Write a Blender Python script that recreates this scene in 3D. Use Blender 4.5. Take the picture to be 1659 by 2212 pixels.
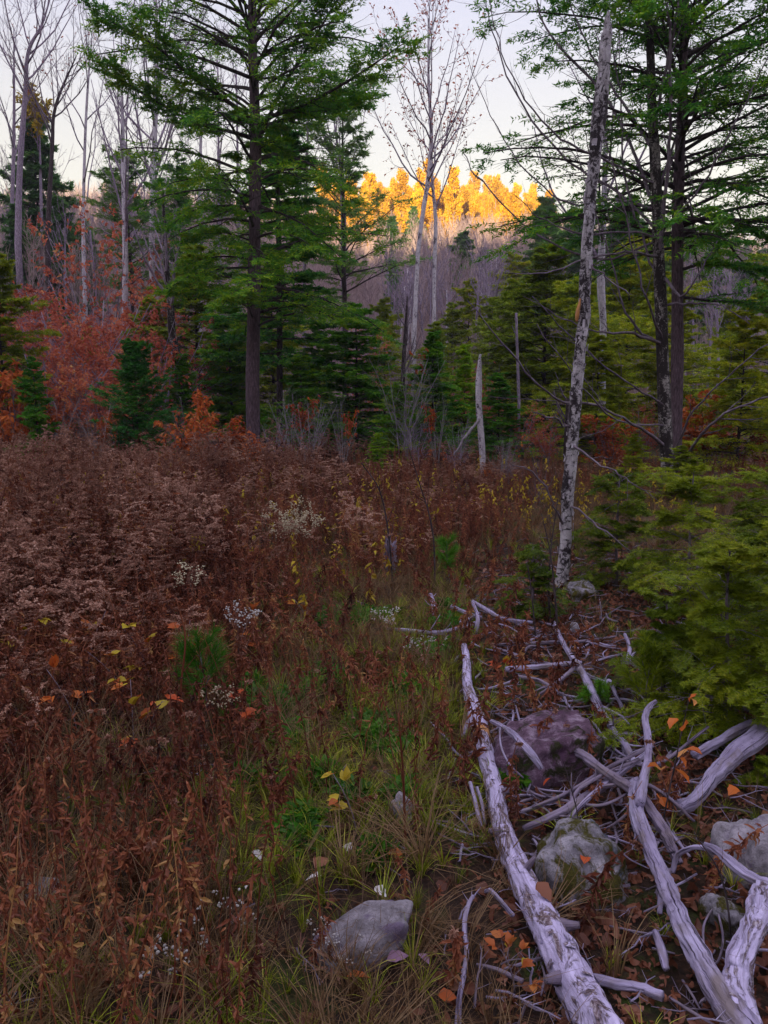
import bpy, math, random
import numpy as np
from mathutils import Vector, Matrix

for o in list(bpy.data.objects):
    bpy.data.objects.remove(o)
SC = bpy.context.scene
COL = SC.collection
R = math.radians

# ------------------------------------------------------------------ camera, sky, sun, exposure
FOC, CX, CY, PITCH, EYE = 1676.0, 829.5, 1106.0, R(8.68), 1.6
cam_data = bpy.data.cameras.new('camera')
cam = bpy.data.objects.new('camera', cam_data); COL.objects.link(cam)
cam.location = (0, 0, EYE); cam.rotation_euler = (R(90) - PITCH, 0, 0)
cam_data.sensor_fit = 'VERTICAL'; cam_data.sensor_height = 24.0; cam_data.lens = 24.0 * FOC / 2212.0
cam_data.clip_start = 0.05; cam_data.clip_end = 3000
SC.camera = cam

SUN_ELEV, SUN_AZ = R(10.0), R(196.0)      # the low sun stands behind the camera, a little to one side
world = bpy.data.worlds.new('World'); SC.world = world; world.use_nodes = True
wn, wl = world.node_tree.nodes, world.node_tree.links
wn.clear()
w_out = wn.new('ShaderNodeOutputWorld'); w_bg = wn.new('ShaderNodeBackground')
w_sky = wn.new('ShaderNodeTexSky'); w_sky.sky_type = 'NISHITA'; w_sky.sun_disc = False
w_sky.sun_elevation = SUN_ELEV; w_sky.sun_rotation = SUN_AZ
w_sky.air_density = 1.0; w_sky.dust_density = 2.0; w_sky.ozone_density = 1.0
w_hsv = wn.new('ShaderNodeHueSaturation'); w_hsv.inputs['Saturation'].default_value = 0.30
w_mix = wn.new('ShaderNodeMix'); w_mix.data_type = 'RGBA'; w_mix.blend_type = 'MULTIPLY'
w_mix.inputs[0].default_value = 1.0; w_mix.inputs[7].default_value = (0.90, 0.88, 0.80, 1)
wl.new(w_sky.outputs[0], w_hsv.inputs['Color']); wl.new(w_hsv.outputs[0], w_mix.inputs[6])
w_veil = wn.new('ShaderNodeMix'); w_veil.data_type = 'RGBA'; w_veil.inputs[0].default_value = 0.8
# a thin high overcast, cream at the horizon, lilac above and (as under any overcast) brightest overhead
w_geo = wn.new('ShaderNodeNewGeometry'); w_sep = wn.new('ShaderNodeSeparateXYZ'); w_neg = wn.new('ShaderNodeMath'); w_neg.operation = 'ABSOLUTE'
w_ramp = wn.new('ShaderNodeValToRGB'); el = w_ramp.color_ramp.elements; el.new(0.5); el.new(0.7)
for k_, (p_, c_) in enumerate([(0.0, (0.40, 0.385, 0.27)), (0.20, (0.375, 0.365, 0.28)), (0.45, (0.27, 0.28, 0.42)), (1.0, (0.90, 0.87, 1.0))]):
    el[k_].position = p_; el[k_].color = (*c_, 1)
w_gain = wn.new('ShaderNodeMix'); w_gain.data_type = 'RGBA'; w_gain.blend_type = 'MULTIPLY'; w_gain.inputs[0].default_value = 1.0; w_gain.inputs[7].default_value = (3, 3, 3, 1)
wl.new(w_geo.outputs['Incoming'], w_sep.inputs[0]); wl.new(w_sep.outputs['Z'], w_neg.inputs[0]); wl.new(w_neg.outputs[0], w_ramp.inputs[0])
wl.new(w_ramp.outputs[0], w_gain.inputs[6]); wl.new(w_gain.outputs[2], w_veil.inputs[7]); wl.new(w_mix.outputs[2], w_veil.inputs[6])
wl.new(w_veil.outputs[2], w_bg.inputs['Color']); wl.new(w_bg.outputs[0], w_out.inputs['Surface'])
w_bg.inputs['Strength'].default_value = 0.15

sun_data = bpy.data.lights.new('sun', 'SUN'); sun_data.energy = 3.6; sun_data.angle = R(0.5)
sun_data.color = (1.0, 0.82, 0.46)
sun = bpy.data.objects.new('sun', sun_data); COL.objects.link(sun)
sd = Vector((math.sin(SUN_AZ) * math.cos(SUN_ELEV), math.cos(SUN_AZ) * math.cos(SUN_ELEV), math.sin(SUN_ELEV)))
sun.rotation_euler = sd.to_track_quat('Z', 'Y').to_euler()
sun.location = (0, -20, 60)

SC.view_settings.view_transform = 'Standard'; SC.view_settings.look = 'None'
SC.view_settings.exposure = 2.12; SC.view_settings.gamma = 1.0; SC.view_settings.use_curve_mapping = False
SC.render.engine = 'CYCLES'
SC.cycles.use_denoising = True
SC.cycles.max_bounces = 5; SC.cycles.diffuse_bounces = 3; SC.cycles.glossy_bounces = 1
SC.cycles.transmission_bounces = 2; SC.cycles.transparent_max_bounces = 6; SC.cycles.volume_bounces = 0
SC.cycles.caustics_reflective = False; SC.cycles.caustics_refractive = False

# ------------------------------------------------------------------ terrain height, picture helpers
def sst(a, b, x):
    t = np.clip((np.asarray(x, float) - a) / (b - a), 0, 1)
    return t * t * (3 - 2 * t)

def ground(x, y):
    x = np.asarray(x, float); y = np.asarray(y, float)
    z = 0.035 * np.sin(1.3 * x + 0.7 * y) * np.sin(0.9 * y - 0.4 * x + 1.0) + 0.02 * np.sin(3.1 * x + 1.0) * np.sin(2.7 * y)
    z = z + 0.008 * np.sin(9 * x + 3 * np.sin(5 * y)) * np.sin(8 * y)
    z = z + 5.5 * sst(15, 48, y) * sst(-3, -20, x)                       # the bank that rises beside the field
    z = z + 1.2 * sst(22, 60, y) * sst(2, 25, x)
    amp = 36.5 * (1 - 0.42 * sst(28, 105, x)) * (1 - 0.15 * sst(-60, -140, x))
    u = np.clip((y - 48) / (225 - 48), 0, 1)
    z = z + amp * (0.55 * u + 0.45 * u * u * (3 - 2 * u)) * (1 + 0.02 * np.sin(x * 0.09) * sst(80, 160, y))
    z = z - 14 * sst(228, 330, y)
    z = z + 1.3 * np.sin(x * 0.11 + y * 0.05) * sst(60, 110, y)
    z = z + 90 * sst(-50, -250, y)                                     # an unseen ridge, added behind the camera to keep the hollow in shade
    return z

RT = np.array([1.0, 0, 0]); FW = np.array([0, math.cos(PITCH), -math.sin(PITCH)]); UP = np.array([0, math.sin(PITCH), math.cos(PITCH)])
EYEP = np.array([0, 0, EYE])
def kpx(p):
    """metres per picture unit at the point p"""
    return float(np.dot(np.asarray(p) - EYEP, FW)) / FOC
def ray(px, py):
    return FW + RT * ((px - CX) / FOC) + UP * ((CY - py) / FOC)
def W(px, py, d):
    r = ray(px, py); return EYEP + r * (d / r[1])
def GP(px, py, lift=0.0):
    """the point of the ground seen at (px, py)"""
    r = ray(px, py); s = 0.5 * 1.025 ** np.arange(330); q = EYEP + r * s[:, None]
    hit = np.nonzero(q[:, 2] <= ground(q[:, 0], q[:, 1]) + lift)[0]
    if not len(hit): return q[-1]
    lo_, hi_ = s[max(hit[0] - 1, 0)], s[hit[0]]
    for _ in range(10):
        m_ = 0.5 * (lo_ + hi_); p = EYEP + r * m_
        if p[2] <= float(ground(p[0], p[1])) + lift: hi_ = m_
        else: lo_ = m_
    return EYEP + r * hi_
def on_ground(px, d):
    r = ray(px, 850); p = EYEP + r * (d / r[1]); p[2] = float(ground(p[0], p[1])); return p

# ------------------------------------------------------------------ geometry store
class Geo:
    def __init__(self): self.v = []; self.f = []; self.tc = []; self.n = 0
    def add(self, v, faces, tc=None, mat=0, smooth=True):
        v = np.asarray(v, np.float32).reshape(-1, 3)
        tc = v if tc is None else np.asarray(tc, np.float32).reshape(-1, 3)
        self.v.append(v); self.tc.append(tc)
        for f in (faces if isinstance(faces, list) else [faces]):
            if len(f): self.f.append((np.asarray(f, np.int32) + self.n, mat, smooth))
        self.n += len(v)
    def ntris(self): return sum(len(f) * (f.shape[1] - 2) for f, _, _ in self.f)
    def mesh(self, name, mats):
        me = bpy.data.meshes.new(name)
        v = np.concatenate(self.v)
        me.vertices.add(len(v)); me.vertices.foreach_set('co', v.ravel())
        loops = np.concatenate([f.ravel() for f, _, _ in self.f])
        sizes = np.concatenate([np.full(len(f), f.shape[1], np.int32) for f, _, _ in self.f])
        mi = np.concatenate([np.full(len(f), m, np.int32) for f, m, _ in self.f])
        sm = np.concatenate([np.full(len(f), s, bool) for f, _, s in self.f])
        me.loops.add(len(loops)); me.loops.foreach_set('vertex_index', loops)
        me.polygons.add(len(sizes))
        me.polygons.foreach_set('loop_start', np.concatenate([[0], np.cumsum(sizes)[:-1]]).astype(np.int32))
        me.polygons.foreach_set('loop_total', sizes)
        for m in mats: me.materials.append(m)
        if mi.max() > 0: me.polygons.foreach_set('material_index', mi)
        me.polygons.foreach_set('use_smooth', sm)
        a = me.attributes.new('tc', 'FLOAT_VECTOR', 'POINT'); a.data.foreach_set('vector', np.concatenate(self.tc).ravel())
        me.update(); me.validate(verbose=False)
        return me

def unit(a): return a / np.maximum(np.linalg.norm(a, axis=-1, keepdims=True), 1e-9)

def tubes(g, P, Rr, n=4, mat=0, rng=None, rough=0.0, cap=True, l0=0.0, grain=0.0):
    """P (N,K,3) centre lines, Rr (N,K) radii: N tubes of K rings"""
    P = np.asarray(P, float); Rr = np.asarray(Rr, float)
    if P.ndim == 2: P = P[None]; Rr = Rr[None]
    N, K, _ = P.shape
    T = np.empty_like(P); T[:, 1:-1] = P[:, 2:] - P[:, :-2]; T[:, 0] = P[:, 1] - P[:, 0]; T[:, -1] = P[:, -1] - P[:, -2]
    T = unit(T)
    mean = unit(P[:, -1] - P[:, 0])
    ref = np.where(np.abs(mean[:, 2:3]) > 0.8, np.array([[1.0, 0, 0]]), np.array([[0, 0, 1.0]]))
    A = unit(np.cross(T, ref[:, None, :])); B = np.cross(A, T)
    th = np.arange(n) * 2 * math.pi / n
    r = Rr[:, :, None] * np.ones(n)
    if rough > 0:
        nz = rng.normal(0, 1, r.shape)
        for _ in range(2):
            nz = (nz + np.roll(nz, 1, 2) + np.roll(nz, -1, 2)) / 2.2
            nz[:, 1:-1] = (nz[:, 1:-1] + nz[:, 2:] + nz[:, :-2]) / 2.2
        r = r * (1 + rough * nz)
    if grain > 0:                                                     # ridges and splits that run along the stem
        gz = rng.normal(0, 1, r.shape)
        for _ in range(8): gz[:, 1:-1] = (gz[:, 1:-1] * 0.6 + gz[:, 2:] + gz[:, :-2]) / 2.1
        r = r * (1 + grain * np.clip(gz, -2.2, 1.4))
    ring = P[:, :, None, :] + r[..., None] * (np.cos(th)[None, None, :, None] * A[:, :, None, :] + np.sin(th)[None, None, :, None] * B[:, :, None, :])
    ln = np.concatenate([np.zeros((N, 1)), np.cumsum(np.linalg.norm(np.diff(P, axis=1), axis=2), axis=1)], 1) + l0
    rm = Rr.max(axis=1)[:, None, None]
    off = np.arange(N)[:, None, None] * 1.7
    tc = np.stack([np.cos(th)[None, None, :] * rm + 0 * r + off, np.sin(th)[None, None, :] * rm + 0 * r, ln[:, :, None] + 0 * r + off], -1)
    idx = np.arange(N * K * n).reshape(N, K, n)
    a = idx[:, :-1, :]; b = np.roll(a, -1, 2); c = idx[:, 1:, :]; d = np.roll(c, -1, 2)
    quads = np.stack([a, b, d, c], -1).reshape(-1, 4)
    faces = [quads]
    if cap and n > 3:
        faces.append(idx[:, 0, ::-1].reshape(N, n)); faces.append(idx[:, -1, :].reshape(N, n))
    g.add(ring.reshape(-1, 3), faces, tc.reshape(-1, 3), mat)

def crom(pts, k=6):
    """smooth a polyline of rows (any columns) with Catmull-Rom"""
    p = np.asarray(pts, float); p = np.vstack([2 * p[0] - p[1], p, 2 * p[-1] - p[-2]])
    out = []
    for i in range(1, len(p) - 2):
        for s in np.arange(k) / k:
            a, b, c, d = p[i - 1], p[i], p[i + 1], p[i + 2]
            out.append(0.5 * (2 * b + (c - a) * s + (2 * a - 5 * b + 4 * c - d) * s * s + (3 * b - a - 3 * c + d) * s ** 3))
    out.append(p[-2])
    return np.array(out)

def at(P, t):
    """P (N,K,C), t (N,M) in 0..1 -> (N,M,C) and tangents"""
    N, K, C = P.shape
    s = np.clip(t * (K - 1), 0, K - 1.001); i = s.astype(int); f = (s - i)[..., None]
    n = np.arange(N)[:, None]
    return P[n, i] * (1 - f) + P[n, i + 1] * f, unit(P[n, i + 1] - P[n, i])

def grow(rng, P, Rr, nper, t0, t1, ang, L, up=0.0, K=4, wig=0.05, planar=False, rf=0.55, rtip=0.25, rmin=0.001, jit=0.25, fall=0.5):
    """children of the branches P: (N*nper,K,3), radii"""
    N = len(P)
    t = t0 + (t1 - t0) * (np.arange(nper)[None, :] + rng.uniform(0.1, 0.9, (N, nper))) / nper
    base, tan = at(P, t); r0 = at(Rr[..., None], t)[0][..., 0]
    if planar:
        side = unit(np.cross(tan, np.array([0, 0, 1.0]))) * np.where(np.arange(nper) % 2 == 0, 1, -1)[None, :, None]
        perp = unit(side + rng.normal(0, 0.18, side.shape))
    else:
        q = rng.normal(0, 1, tan.shape); perp = unit(q - (q * tan).sum(-1, keepdims=True) * tan)
    a = ang * (1 + rng.normal(0, jit, t.shape))[..., None]
    dr = np.cos(a) * tan + np.sin(a) * perp
    Ln = (np.asarray(L).reshape(-1, 1) if np.ndim(L) else L) * (1 - fall * (t - t0) / max(t1 - t0, 1e-6)) * rng.uniform(0.65, 1.2, t.shape)
    dr = dr.reshape(-1, 3); base = base.reshape(-1, 3); Ln = Ln.reshape(-1)
    s = np.linspace(0, 1, K)
    Q = base[:, None, :] + dr[:, None, :] * (Ln[:, None] * s)[..., None]
    Q[:, :, 2] += up * Ln[:, None] * s ** 2
    w = np.cumsum(rng.normal(0, wig, Q.shape), axis=1) * Ln[:, None, None] / K; w[:, 0] = 0
    Q = Q + w
    rb = np.maximum(r0.reshape(-1) * rf, rmin)
    RR = rb[:, None] * (1 - (1 - rtip) * s)[None, :]
    return Q, RR, Ln

def needles(g, rng, P, m, ll, lw, ang=0.9, mat=0, flat=0.25, size_jit=0.3, t0=0.05):
    """2m narrow triangles along each twig P (N,K,3), both sides"""
    N = len(P)
    t = np.repeat((t0 + (1 - t0) * (np.arange(m) + 0.5) / m)[None], N, 0) + rng.uniform(-0.3, 0.3, (N, m)) / m
    t = np.concatenate([t, t], 1); sg = np.concatenate([np.ones(m), -np.ones(m)])[None, :, None]
    b, tan = at(P, np.clip(t, 0, 1))
    q = np.array([0, 0, 1.0]) + rng.normal(0, 0.35, (N, 1, 3))
    side = unit(np.cross(tan, q)) * sg
    L = ll * (1 + rng.normal(0, size_jit, t.shape))[..., None]
    a = ang * (1 + rng.normal(0, 0.25, t.shape))[..., None]
    dr = np.cos(a) * tan + np.sin(a) * side + rng.normal(0, flat, tan.shape)
    tip = b + dr * L
    w = unit(np.cross(dr, np.cross(tan, side) + rng.normal(0, 0.4, tan.shape))) * lw * 0.5
    v = np.stack([b + dr * L * 0.1 + w, tip, b + dr * L * 0.1 - w], 2)
    idx = np.arange(v.shape[0] * v.shape[1] * 3).reshape(-1, 3)
    g.add(v.reshape(-1, 3), [idx], mat=mat, smooth=False)

def leaves(g, rng, B, D, L, Wd, mat=0, fold=0.25, droop=0.0, jit=0.3):
    """one folded leaf at each point B, along D"""
    B = B.reshape(-1, 3); D = unit(D.reshape(-1, 3) + rng.normal(0, jit, (len(B), 3)) + np.array([0, 0, -droop]))
    N = len(B); L = L * rng.uniform(0.6, 1.25, (N, 1)); w = Wd * rng.uniform(0.7, 1.2, (N, 1))
    q = rng.normal(0, 1, (N, 3)) + np.array([0, 0, 1.2]); S = unit(np.cross(D, q)); Nn = np.cross(S, D)
    p0 = B; p1 = B + D * L * 0.33 + S * w * 0.5 + Nn * w * fold; p2 = B + D * L * 0.72 + S * w * 0.36 + Nn * w * fold * 0.8
    tip = B + D * L - Nn * L * 0.15
    p3 = B + D * L * 0.72 - S * w * 0.36 + Nn * w * fold * 0.8; p4 = B + D * L * 0.33 - S * w * 0.5 + Nn * w * fold
    m1 = B + D * L * 0.5
    v = np.stack([p0, p1, p2, tip, p3, p4, m1], 1).reshape(-1, 3)
    k = np.arange(N)[:, None] * 7
    g.add(v, [np.concatenate([k + np.array([[0, 1, 2, 6]]), k + np.array([[6, 2, 3, 4]]), k + np.array([[0, 6, 4, 5]])])], mat=mat, smooth=False)

# ------------------------------------------------------------------ objects
def link(o): COL.objects.link(o); return o
def obj(name, me, parent=None, **kw):
    o = bpy.data.objects.new(name, me); link(o)
    if parent is not None: o.parent = parent
    for k, v in kw.items(): o[k] = v
    return o
def thing(name, label, cat, loc=(0, 0, 0), rz=0, sc=1.0, group=None):
    o = bpy.data.objects.new(name, None); link(o); o.empty_display_size = 0.1
    o.location = loc; o.rotation_euler = (0, 0, rz); o.scale = (sc, sc, sc) if np.isscalar(sc) else sc
    o['label'] = label; o['category'] = cat
    if group: o['group'] = group
    return o
def dup(root, label=None, loc=None, rz=None, sc=None, group=None):
    r = root.copy(); link(r)
    if loc is not None: r.location = loc
    if rz is not None: r.rotation_euler = (0, 0, rz)
    if sc is not None: r.scale = (sc, sc, sc) if np.isscalar(sc) else sc
    if label: r['label'] = label
    if group: r['group'] = group
    for ch in list(root.children):
        c = ch.copy(); link(c); c.parent = r
        for gc in list(ch.children):
            d = gc.copy(); link(d); d.parent = c
    return r

# ------------------------------------------------------------------ materials
def newmat(name):
    m = bpy.data.materials.new(name); m.use_nodes = True; n = m.node_tree.nodes; n.clear()
    return m, n, m.node_tree.links
def ramp(n, stops, interp='LINEAR'):
    r = n.new('ShaderNodeValToRGB'); e = r.color_ramp.elements; r.color_ramp.interpolation = interp
    while len(e) < len(stops): e.new(0.5)
    for i, (p, c) in enumerate(stops): e[i].position = p; e[i].color = (*c, 1)
    return r
def mixc(n, l, fac, a, b, mode='MIX'):
    m = n.new('ShaderNodeMix'); m.data_type = 'RGBA'; m.blend_type = mode
    for s, v in ((0, fac), (6, a), (7, b)):
        if hasattr(v, 'links') or hasattr(v, 'is_output'): l.new(v, m.inputs[s])
        else: m.inputs[s].default_value = v if s == 0 else (*v, 1)
    return m.outputs[2]
def noise(n, l, vec, scale, detail=4, rough=0.6, dist=0.0):
    t = n.new('ShaderNodeTexNoise'); t.inputs['Scale'].default_value = scale; t.inputs['Detail'].default_value = detail
    t.inputs['Roughness'].default_value = rough; t.inputs['Distortion'].default_value = dist
    if vec is not None: l.new(vec, t.inputs['Vector'])
    return t.outputs['Fac']
def mapv(n, l, vec, sc):
    m = n.new('ShaderNodeMapping'); m.inputs['Scale'].default_value = sc; l.new(vec, m.inputs['Vector']); return m.outputs[0]
def step(n, l, v, a, b):
    m = n.new('ShaderNodeMapRange'); m.inputs['From Min'].default_value = a; m.inputs['From Max'].default_value = b
    l.new(v, m.inputs['Value']); return m.outputs[0]
def attr(n, name='tc'):
    a = n.new('ShaderNodeAttribute'); a.attribute_name = name; return a.outputs['Vector']
def objco(n): return n.new('ShaderNodeTexCoord').outputs['Object']

def leafmat(name, stops, trans=0.3, clump=0.5, cscale=1.2, rough=0.6):
    """foliage: every leaf or needle its own tone, drifting in clumps over the plant"""
    m, n, l = newmat(name)
    geo = n.new('ShaderNodeNewGeometry'); oi = n.new('ShaderNodeObjectInfo')
    nz = noise(n, l, geo.outputs['Position'], cscale, 2)
    a = n.new('ShaderNodeMath'); a.operation = 'MULTIPLY_ADD'; l.new(step(n, l, nz, 0.3, 0.7), a.inputs[0]); a.inputs[1].default_value = clump
    b = n.new('ShaderNodeMath'); b.operation = 'MULTIPLY'; l.new(geo.outputs['Random Per Island'], b.inputs[0]); b.inputs[1].default_value = 1 - clump
    l.new(b.outputs[0], a.inputs[2])
    c = n.new('ShaderNodeMath'); c.operation = 'MULTIPLY_ADD'; l.new(oi.outputs['Random'], c.inputs[0]); c.inputs[1].default_value = 0.42
    d = n.new('ShaderNodeMath'); d.operation = 'MULTIPLY_ADD'; l.new(a.outputs[0], d.inputs[0]); d.inputs[1].default_value = 1.0; d.inputs[2].default_value = -0.21
    l.new(d.outputs[0], c.inputs[2])
    r = ramp(n, stops); l.new(c.outputs[0], r.inputs[0])
    df = n.new('ShaderNodeBsdfDiffuse'); tr = n.new('ShaderNodeBsdfTranslucent'); gl = n.new('ShaderNodeBsdfGlossy')
    gl.inputs['Roughness'].default_value = 0.45
    l.new(r.outputs[0], df.inputs[0]); l.new(r.outputs[0], tr.inputs[0])
    mx = n.new('ShaderNodeMixShader'); mx.inputs[0].default_value = trans; l.new(df.outputs[0], mx.inputs[1]); l.new(tr.outputs[0], mx.inputs[2])
    mg = n.new('ShaderNodeMixShader'); mg.inputs[0].default_value = 0.02; l.new(mx.outputs[0], mg.inputs[1]); l.new(gl.outputs[0], mg.inputs[2])
    o = n.new('ShaderNodeOutputMaterial'); l.new(mg.outputs[0], o.inputs[0])
    return m

def finish(m, n, l, col, rough=0.85, bump=None, bstr=0.5, bdist=0.01, spec=0.25):
    p = n.new('ShaderNodeBsdfPrincipled'); l.new(col, p.inputs['Base Color']); p.inputs['Roughness'].default_value = rough
    p.inputs['Specular IOR Level'].default_value = spec
    if bump is not None:
        b = n.new('ShaderNodeBump'); b.inputs['Strength'].default_value = bstr; b.inputs['Distance'].default_value = bdist
        l.new(bump, b.inputs['Height']); l.new(b.outputs[0], p.inputs['Normal'])
    o = n.new('ShaderNodeOutputMaterial'); l.new(p.outputs[0], o.inputs[0]); return m

def barkmat(name, dark, mid, light, sx=30, sz=6, lich=None, lich_amt=0.6, bdist=0.01, stretch_round=False, smin=0.3, smax=0.7):
    m, n, l = newmat(name); tc = attr(n)
    v = mapv(n, l, tc, (sx, sx, sz) if not stretch_round else (sz, sz, sx))
    a = noise(n, l, v, 1.0, 5, 0.65, 0.4)
    r = ramp(n, [(smin, dark), (0.5, mid), (smax, light)]); l.new(a, r.inputs[0]); col = r.outputs[0]
    if lich:
        b = noise(n, l, mapv(n, l, tc, (9, 9, 5)), 1.0, 5, 0.7, 0.3)
        col = mixc(n, l, step(n, l, b, lich_amt, lich_amt + 0.06), col, lich)
    return finish(m, n, l, col, 0.9, a, 0.8, bdist)
def birchmat(name, white, grey, dark, amt=0.5):
    """birch: pale bark with dark bands round the stem and torn dark patches"""
    m, n, l = newmat(name); tc = attr(n)
    a = noise(n, l, mapv(n, l, tc, (7, 7, 55)), 1.0, 5, 0.7, 0.6)
    b = noise(n, l, mapv(n, l, tc, (14, 14, 10)), 1.0, 5, 0.65, 0.5)
    c = noise(n, l, mapv(n, l, tc, (4, 4, 2.2)), 1.0, 3, 0.6)
    r = ramp(n, [(0.3, grey), (0.62, white)]); l.new(b, r.inputs[0])
    col = mixc(n, l, step(n, l, a, amt + 0.10, amt + 0.16), r.outputs[0], dark)
    d = noise(n, l, mapv(n, l, tc, (20, 20, 24)), 1.0, 6, 0.75, 0.8)
    add = n.new('ShaderNodeMath'); add.operation = 'ADD'; l.new(d, add.inputs[0]); l.new(c, add.inputs[1])
    col = mixc(n, l, step(n, l, add.outputs[0], 2 * amt + 0.02, 2 * amt + 0.12), col, dark)
    return finish(m, n, l, col, 0.8, d, 0.9, 0.012)
def woodmat(name, pale, grey, dark, sx=60, sz=3.5, crack=0.42):
    """weathered wood: long grain and cracks"""
    m, n, l = newmat(name); tc = attr(n)
    a = noise(n, l, mapv(n, l, tc, (sx, sx, sz)), 1.0, 5, 0.7, 0.35)
    b = noise(n, l, mapv(n, l, tc, (9, 9, 4)), 1.0, 4, 0.6)
    r = ramp(n, [(0.33, grey), (0.62, pale)]); l.new(b, r.inputs[0])
    col = mixc(n, l, step(n, l, a, crack, crack - 0.10), r.outputs[0], dark)
    pat = noise(n, l, mapv(n, l, tc, (5, 5, 3.5)), 1.0, 4, 0.65, 0.8)
    col = mixc(n, l, step(n, l, pat, 0.50, 0.62), col, (0.21, 0.165, 0.19))
    sp = noise(n, l, mapv(n, l, tc, (24, 24, 30)), 1.0, 5, 0.75, 0.6)
    col = mixc(n, l, step(n, l, sp, 0.60, 0.70), col, tuple(0.5 * (x + y) for x, y in zip(grey, dark)))
    return finish(m, n, l, col, 0.8, a, 1.0, 0.012)
def logmat(name):
    """fallen birch: bleached wood where the bark has gone, brown flaking bark elsewhere"""
    m, n, l = newmat(name); tc = attr(n)
    grain = noise(n, l, mapv(n, l, tc, (55, 55, 5)), 1.0, 5, 0.7, 0.4)
    wood = ramp(n, [(0.3, (0.16, 0.12, 0.19)), (0.42, (0.40, 0.34, 0.54)), (0.62, (0.60, 0.52, 0.80))]); l.new(grain, wood.inputs[0])
    fl = noise(n, l, mapv(n, l, tc, (60, 60, 38)), 1.0, 6, 0.75, 0.8)
    bark = ramp(n, [(0.35, (0.035, 0.022, 0.03)), (0.5, (0.17, 0.115, 0.14)), (0.62, (0.44, 0.38, 0.46))]); l.new(fl, bark.inputs[0])
    big = noise(n, l, mapv(n, l, tc, (13, 13, 4.5)), 1.0, 5, 0.7, 0.9)
    mask = step(n, l, big, 0.485, 0.54)
    col = mixc(n, l, mask, wood.outputs[0], bark.outputs[0])
    bands = noise(n, l, mapv(n, l, tc, (6, 6, 70)), 1.0, 4, 0.7, 0.5)
    col = mixc(n, l, step(n, l, bands, 0.62, 0.68), col, (0.09, 0.05, 0.06))
    h = n.new('ShaderNodeMath'); h.operation = 'MULTIPLY_ADD'; l.new(mask, h.inputs[0]); h.inputs[1].default_value = 0.9; l.new(fl, h.inputs[2])
    return finish(m, n, l, col, 0.85, h.outputs[0], 0.9, 0.008)
def rockmat(name, base, light, dark, moss, moss_amt=0.5, tint=None):
    m, n, l = newmat(name); tc = objco(n)
    geo = n.new('ShaderNodeNewGeometry')
    a = noise(n, l, tc, 14, 8, 0.7, 0.3); b = noise(n, l, tc, 130, 6, 0.8); c = noise(n, l, tc, 6, 8, 0.75, 0.6)
    r = ramp(n, [(0.3, dark), (0.48, base), (0.66, light)]); l.new(a, r.inputs[0])
    col = mixc(n, l, step(n, l, b, 0.56, 0.66), r.outputs[0], dark)
    if tint: col = mixc(n, l, step(n, l, noise(n, l, tc, 7, 4, 0.6, 0.6), 0.52, 0.6), col, tint)
    g = noise(n, l, tc, 120, 3, 0.7)
    mr = ramp(n, [(0.35, tuple(x * 0.5 for x in moss)), (0.65, moss)]); l.new(g, mr.inputs[0])
    col = mixc(n, l, step(n, l, c, moss_amt, moss_amt + 0.07), col, mr.outputs[0])
    s = n.new('ShaderNodeMath'); s.operation = 'MULTIPLY_ADD'; l.new(b, s.inputs[0]); s.inputs[1].default_value = 0.4; l.new(a, s.inputs[2])
    return finish(m, n, l, col, 0.92, s.outputs[0], 1.0, 0.02)
def flatmat(name, c, rough=0.8):
    m, n, l = newmat(name); geo = n.new('ShaderNodeNewGeometry')
    nz = noise(n, l, geo.outputs['Position'], 25, 4)
    r = ramp(n, [(0.3, tuple(x * 0.55 for x in c)), (0.7, c)]); l.new(nz, r.inputs[0])
    return finish(m, n, l, r.outputs[0], rough)

M = {}
M['hem_bark'] = barkmat('hemlock_bark', (0.025, 0.016, 0.02), (0.10, 0.065, 0.085), (0.20, 0.14, 0.18), 45, 9, bdist=0.02)
M['dark_bark'] = barkmat('dark_bark', (0.015, 0.010, 0.012), (0.05, 0.035, 0.042), (0.12, 0.09, 0.10), 40, 10, lich=(0.22, 0.23, 0.2), lich_amt=0.66)
M['grey_bark'] = barkmat('grey_bark', (0.12, 0.09, 0.13), (0.27, 0.21, 0.30), (0.46, 0.38, 0.52), 25, 8)
M['twig'] = barkmat('twig_bark', (0.07, 0.05, 0.065), (0.15, 0.115, 0.15), (0.28, 0.23, 0.30), 20, 10)
M['pale_twig'] = barkmat('pale_twig_bark', (0.14, 0.12, 0.14), (0.26, 0.23, 0.26), (0.42, 0.38, 0.42), 20, 10)
M['birch'] = birchmat('birch_bark', (0.50, 0.46, 0.52), (0.22, 0.19, 0.22), (0.025, 0.018, 0.024), 0.475)
M['birch_far'] = birchmat('pale_birch_bark', (0.62, 0.56, 0.66), (0.34, 0.30, 0.38), (0.07, 0.05, 0.07), 0.52)
M['birch_dark'] = birchmat('mottled_birch_bark', (0.36, 0.33, 0.33), (0.09, 0.07, 0.08), (0.02, 0.014, 0.016), 0.435)
M['wood'] = woodmat('bleached_wood', (0.47, 0.41, 0.63), (0.23, 0.185, 0.31), (0.03, 0.018, 0.04), sx=75, sz=4, crack=0.47)
M['wood_brown'] = woodmat('brown_dead_wood', (0.30, 0.24, 0.36), (0.11, 0.08, 0.12), (0.02, 0.012, 0.015), crack=0.46)
M['wood_orange'] = woodmat('fresh_torn_wood', (0.62, 0.30, 0.12), (0.36, 0.15, 0.06), (0.12, 0.05, 0.03), crack=0.38)
M['log'] = logmat('fallen_birch_bark')
M['needle_dark'] = leafmat('dark_hemlock_needles', [(0.0, (0.015, 0.088, 0.018)), (0.3, (0.05, 0.213, 0.0315)), (0.65, (0.15, 0.35, 0.0198)), (1.0, (0.35, 0.475, 0.0135))], 0.42)
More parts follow.
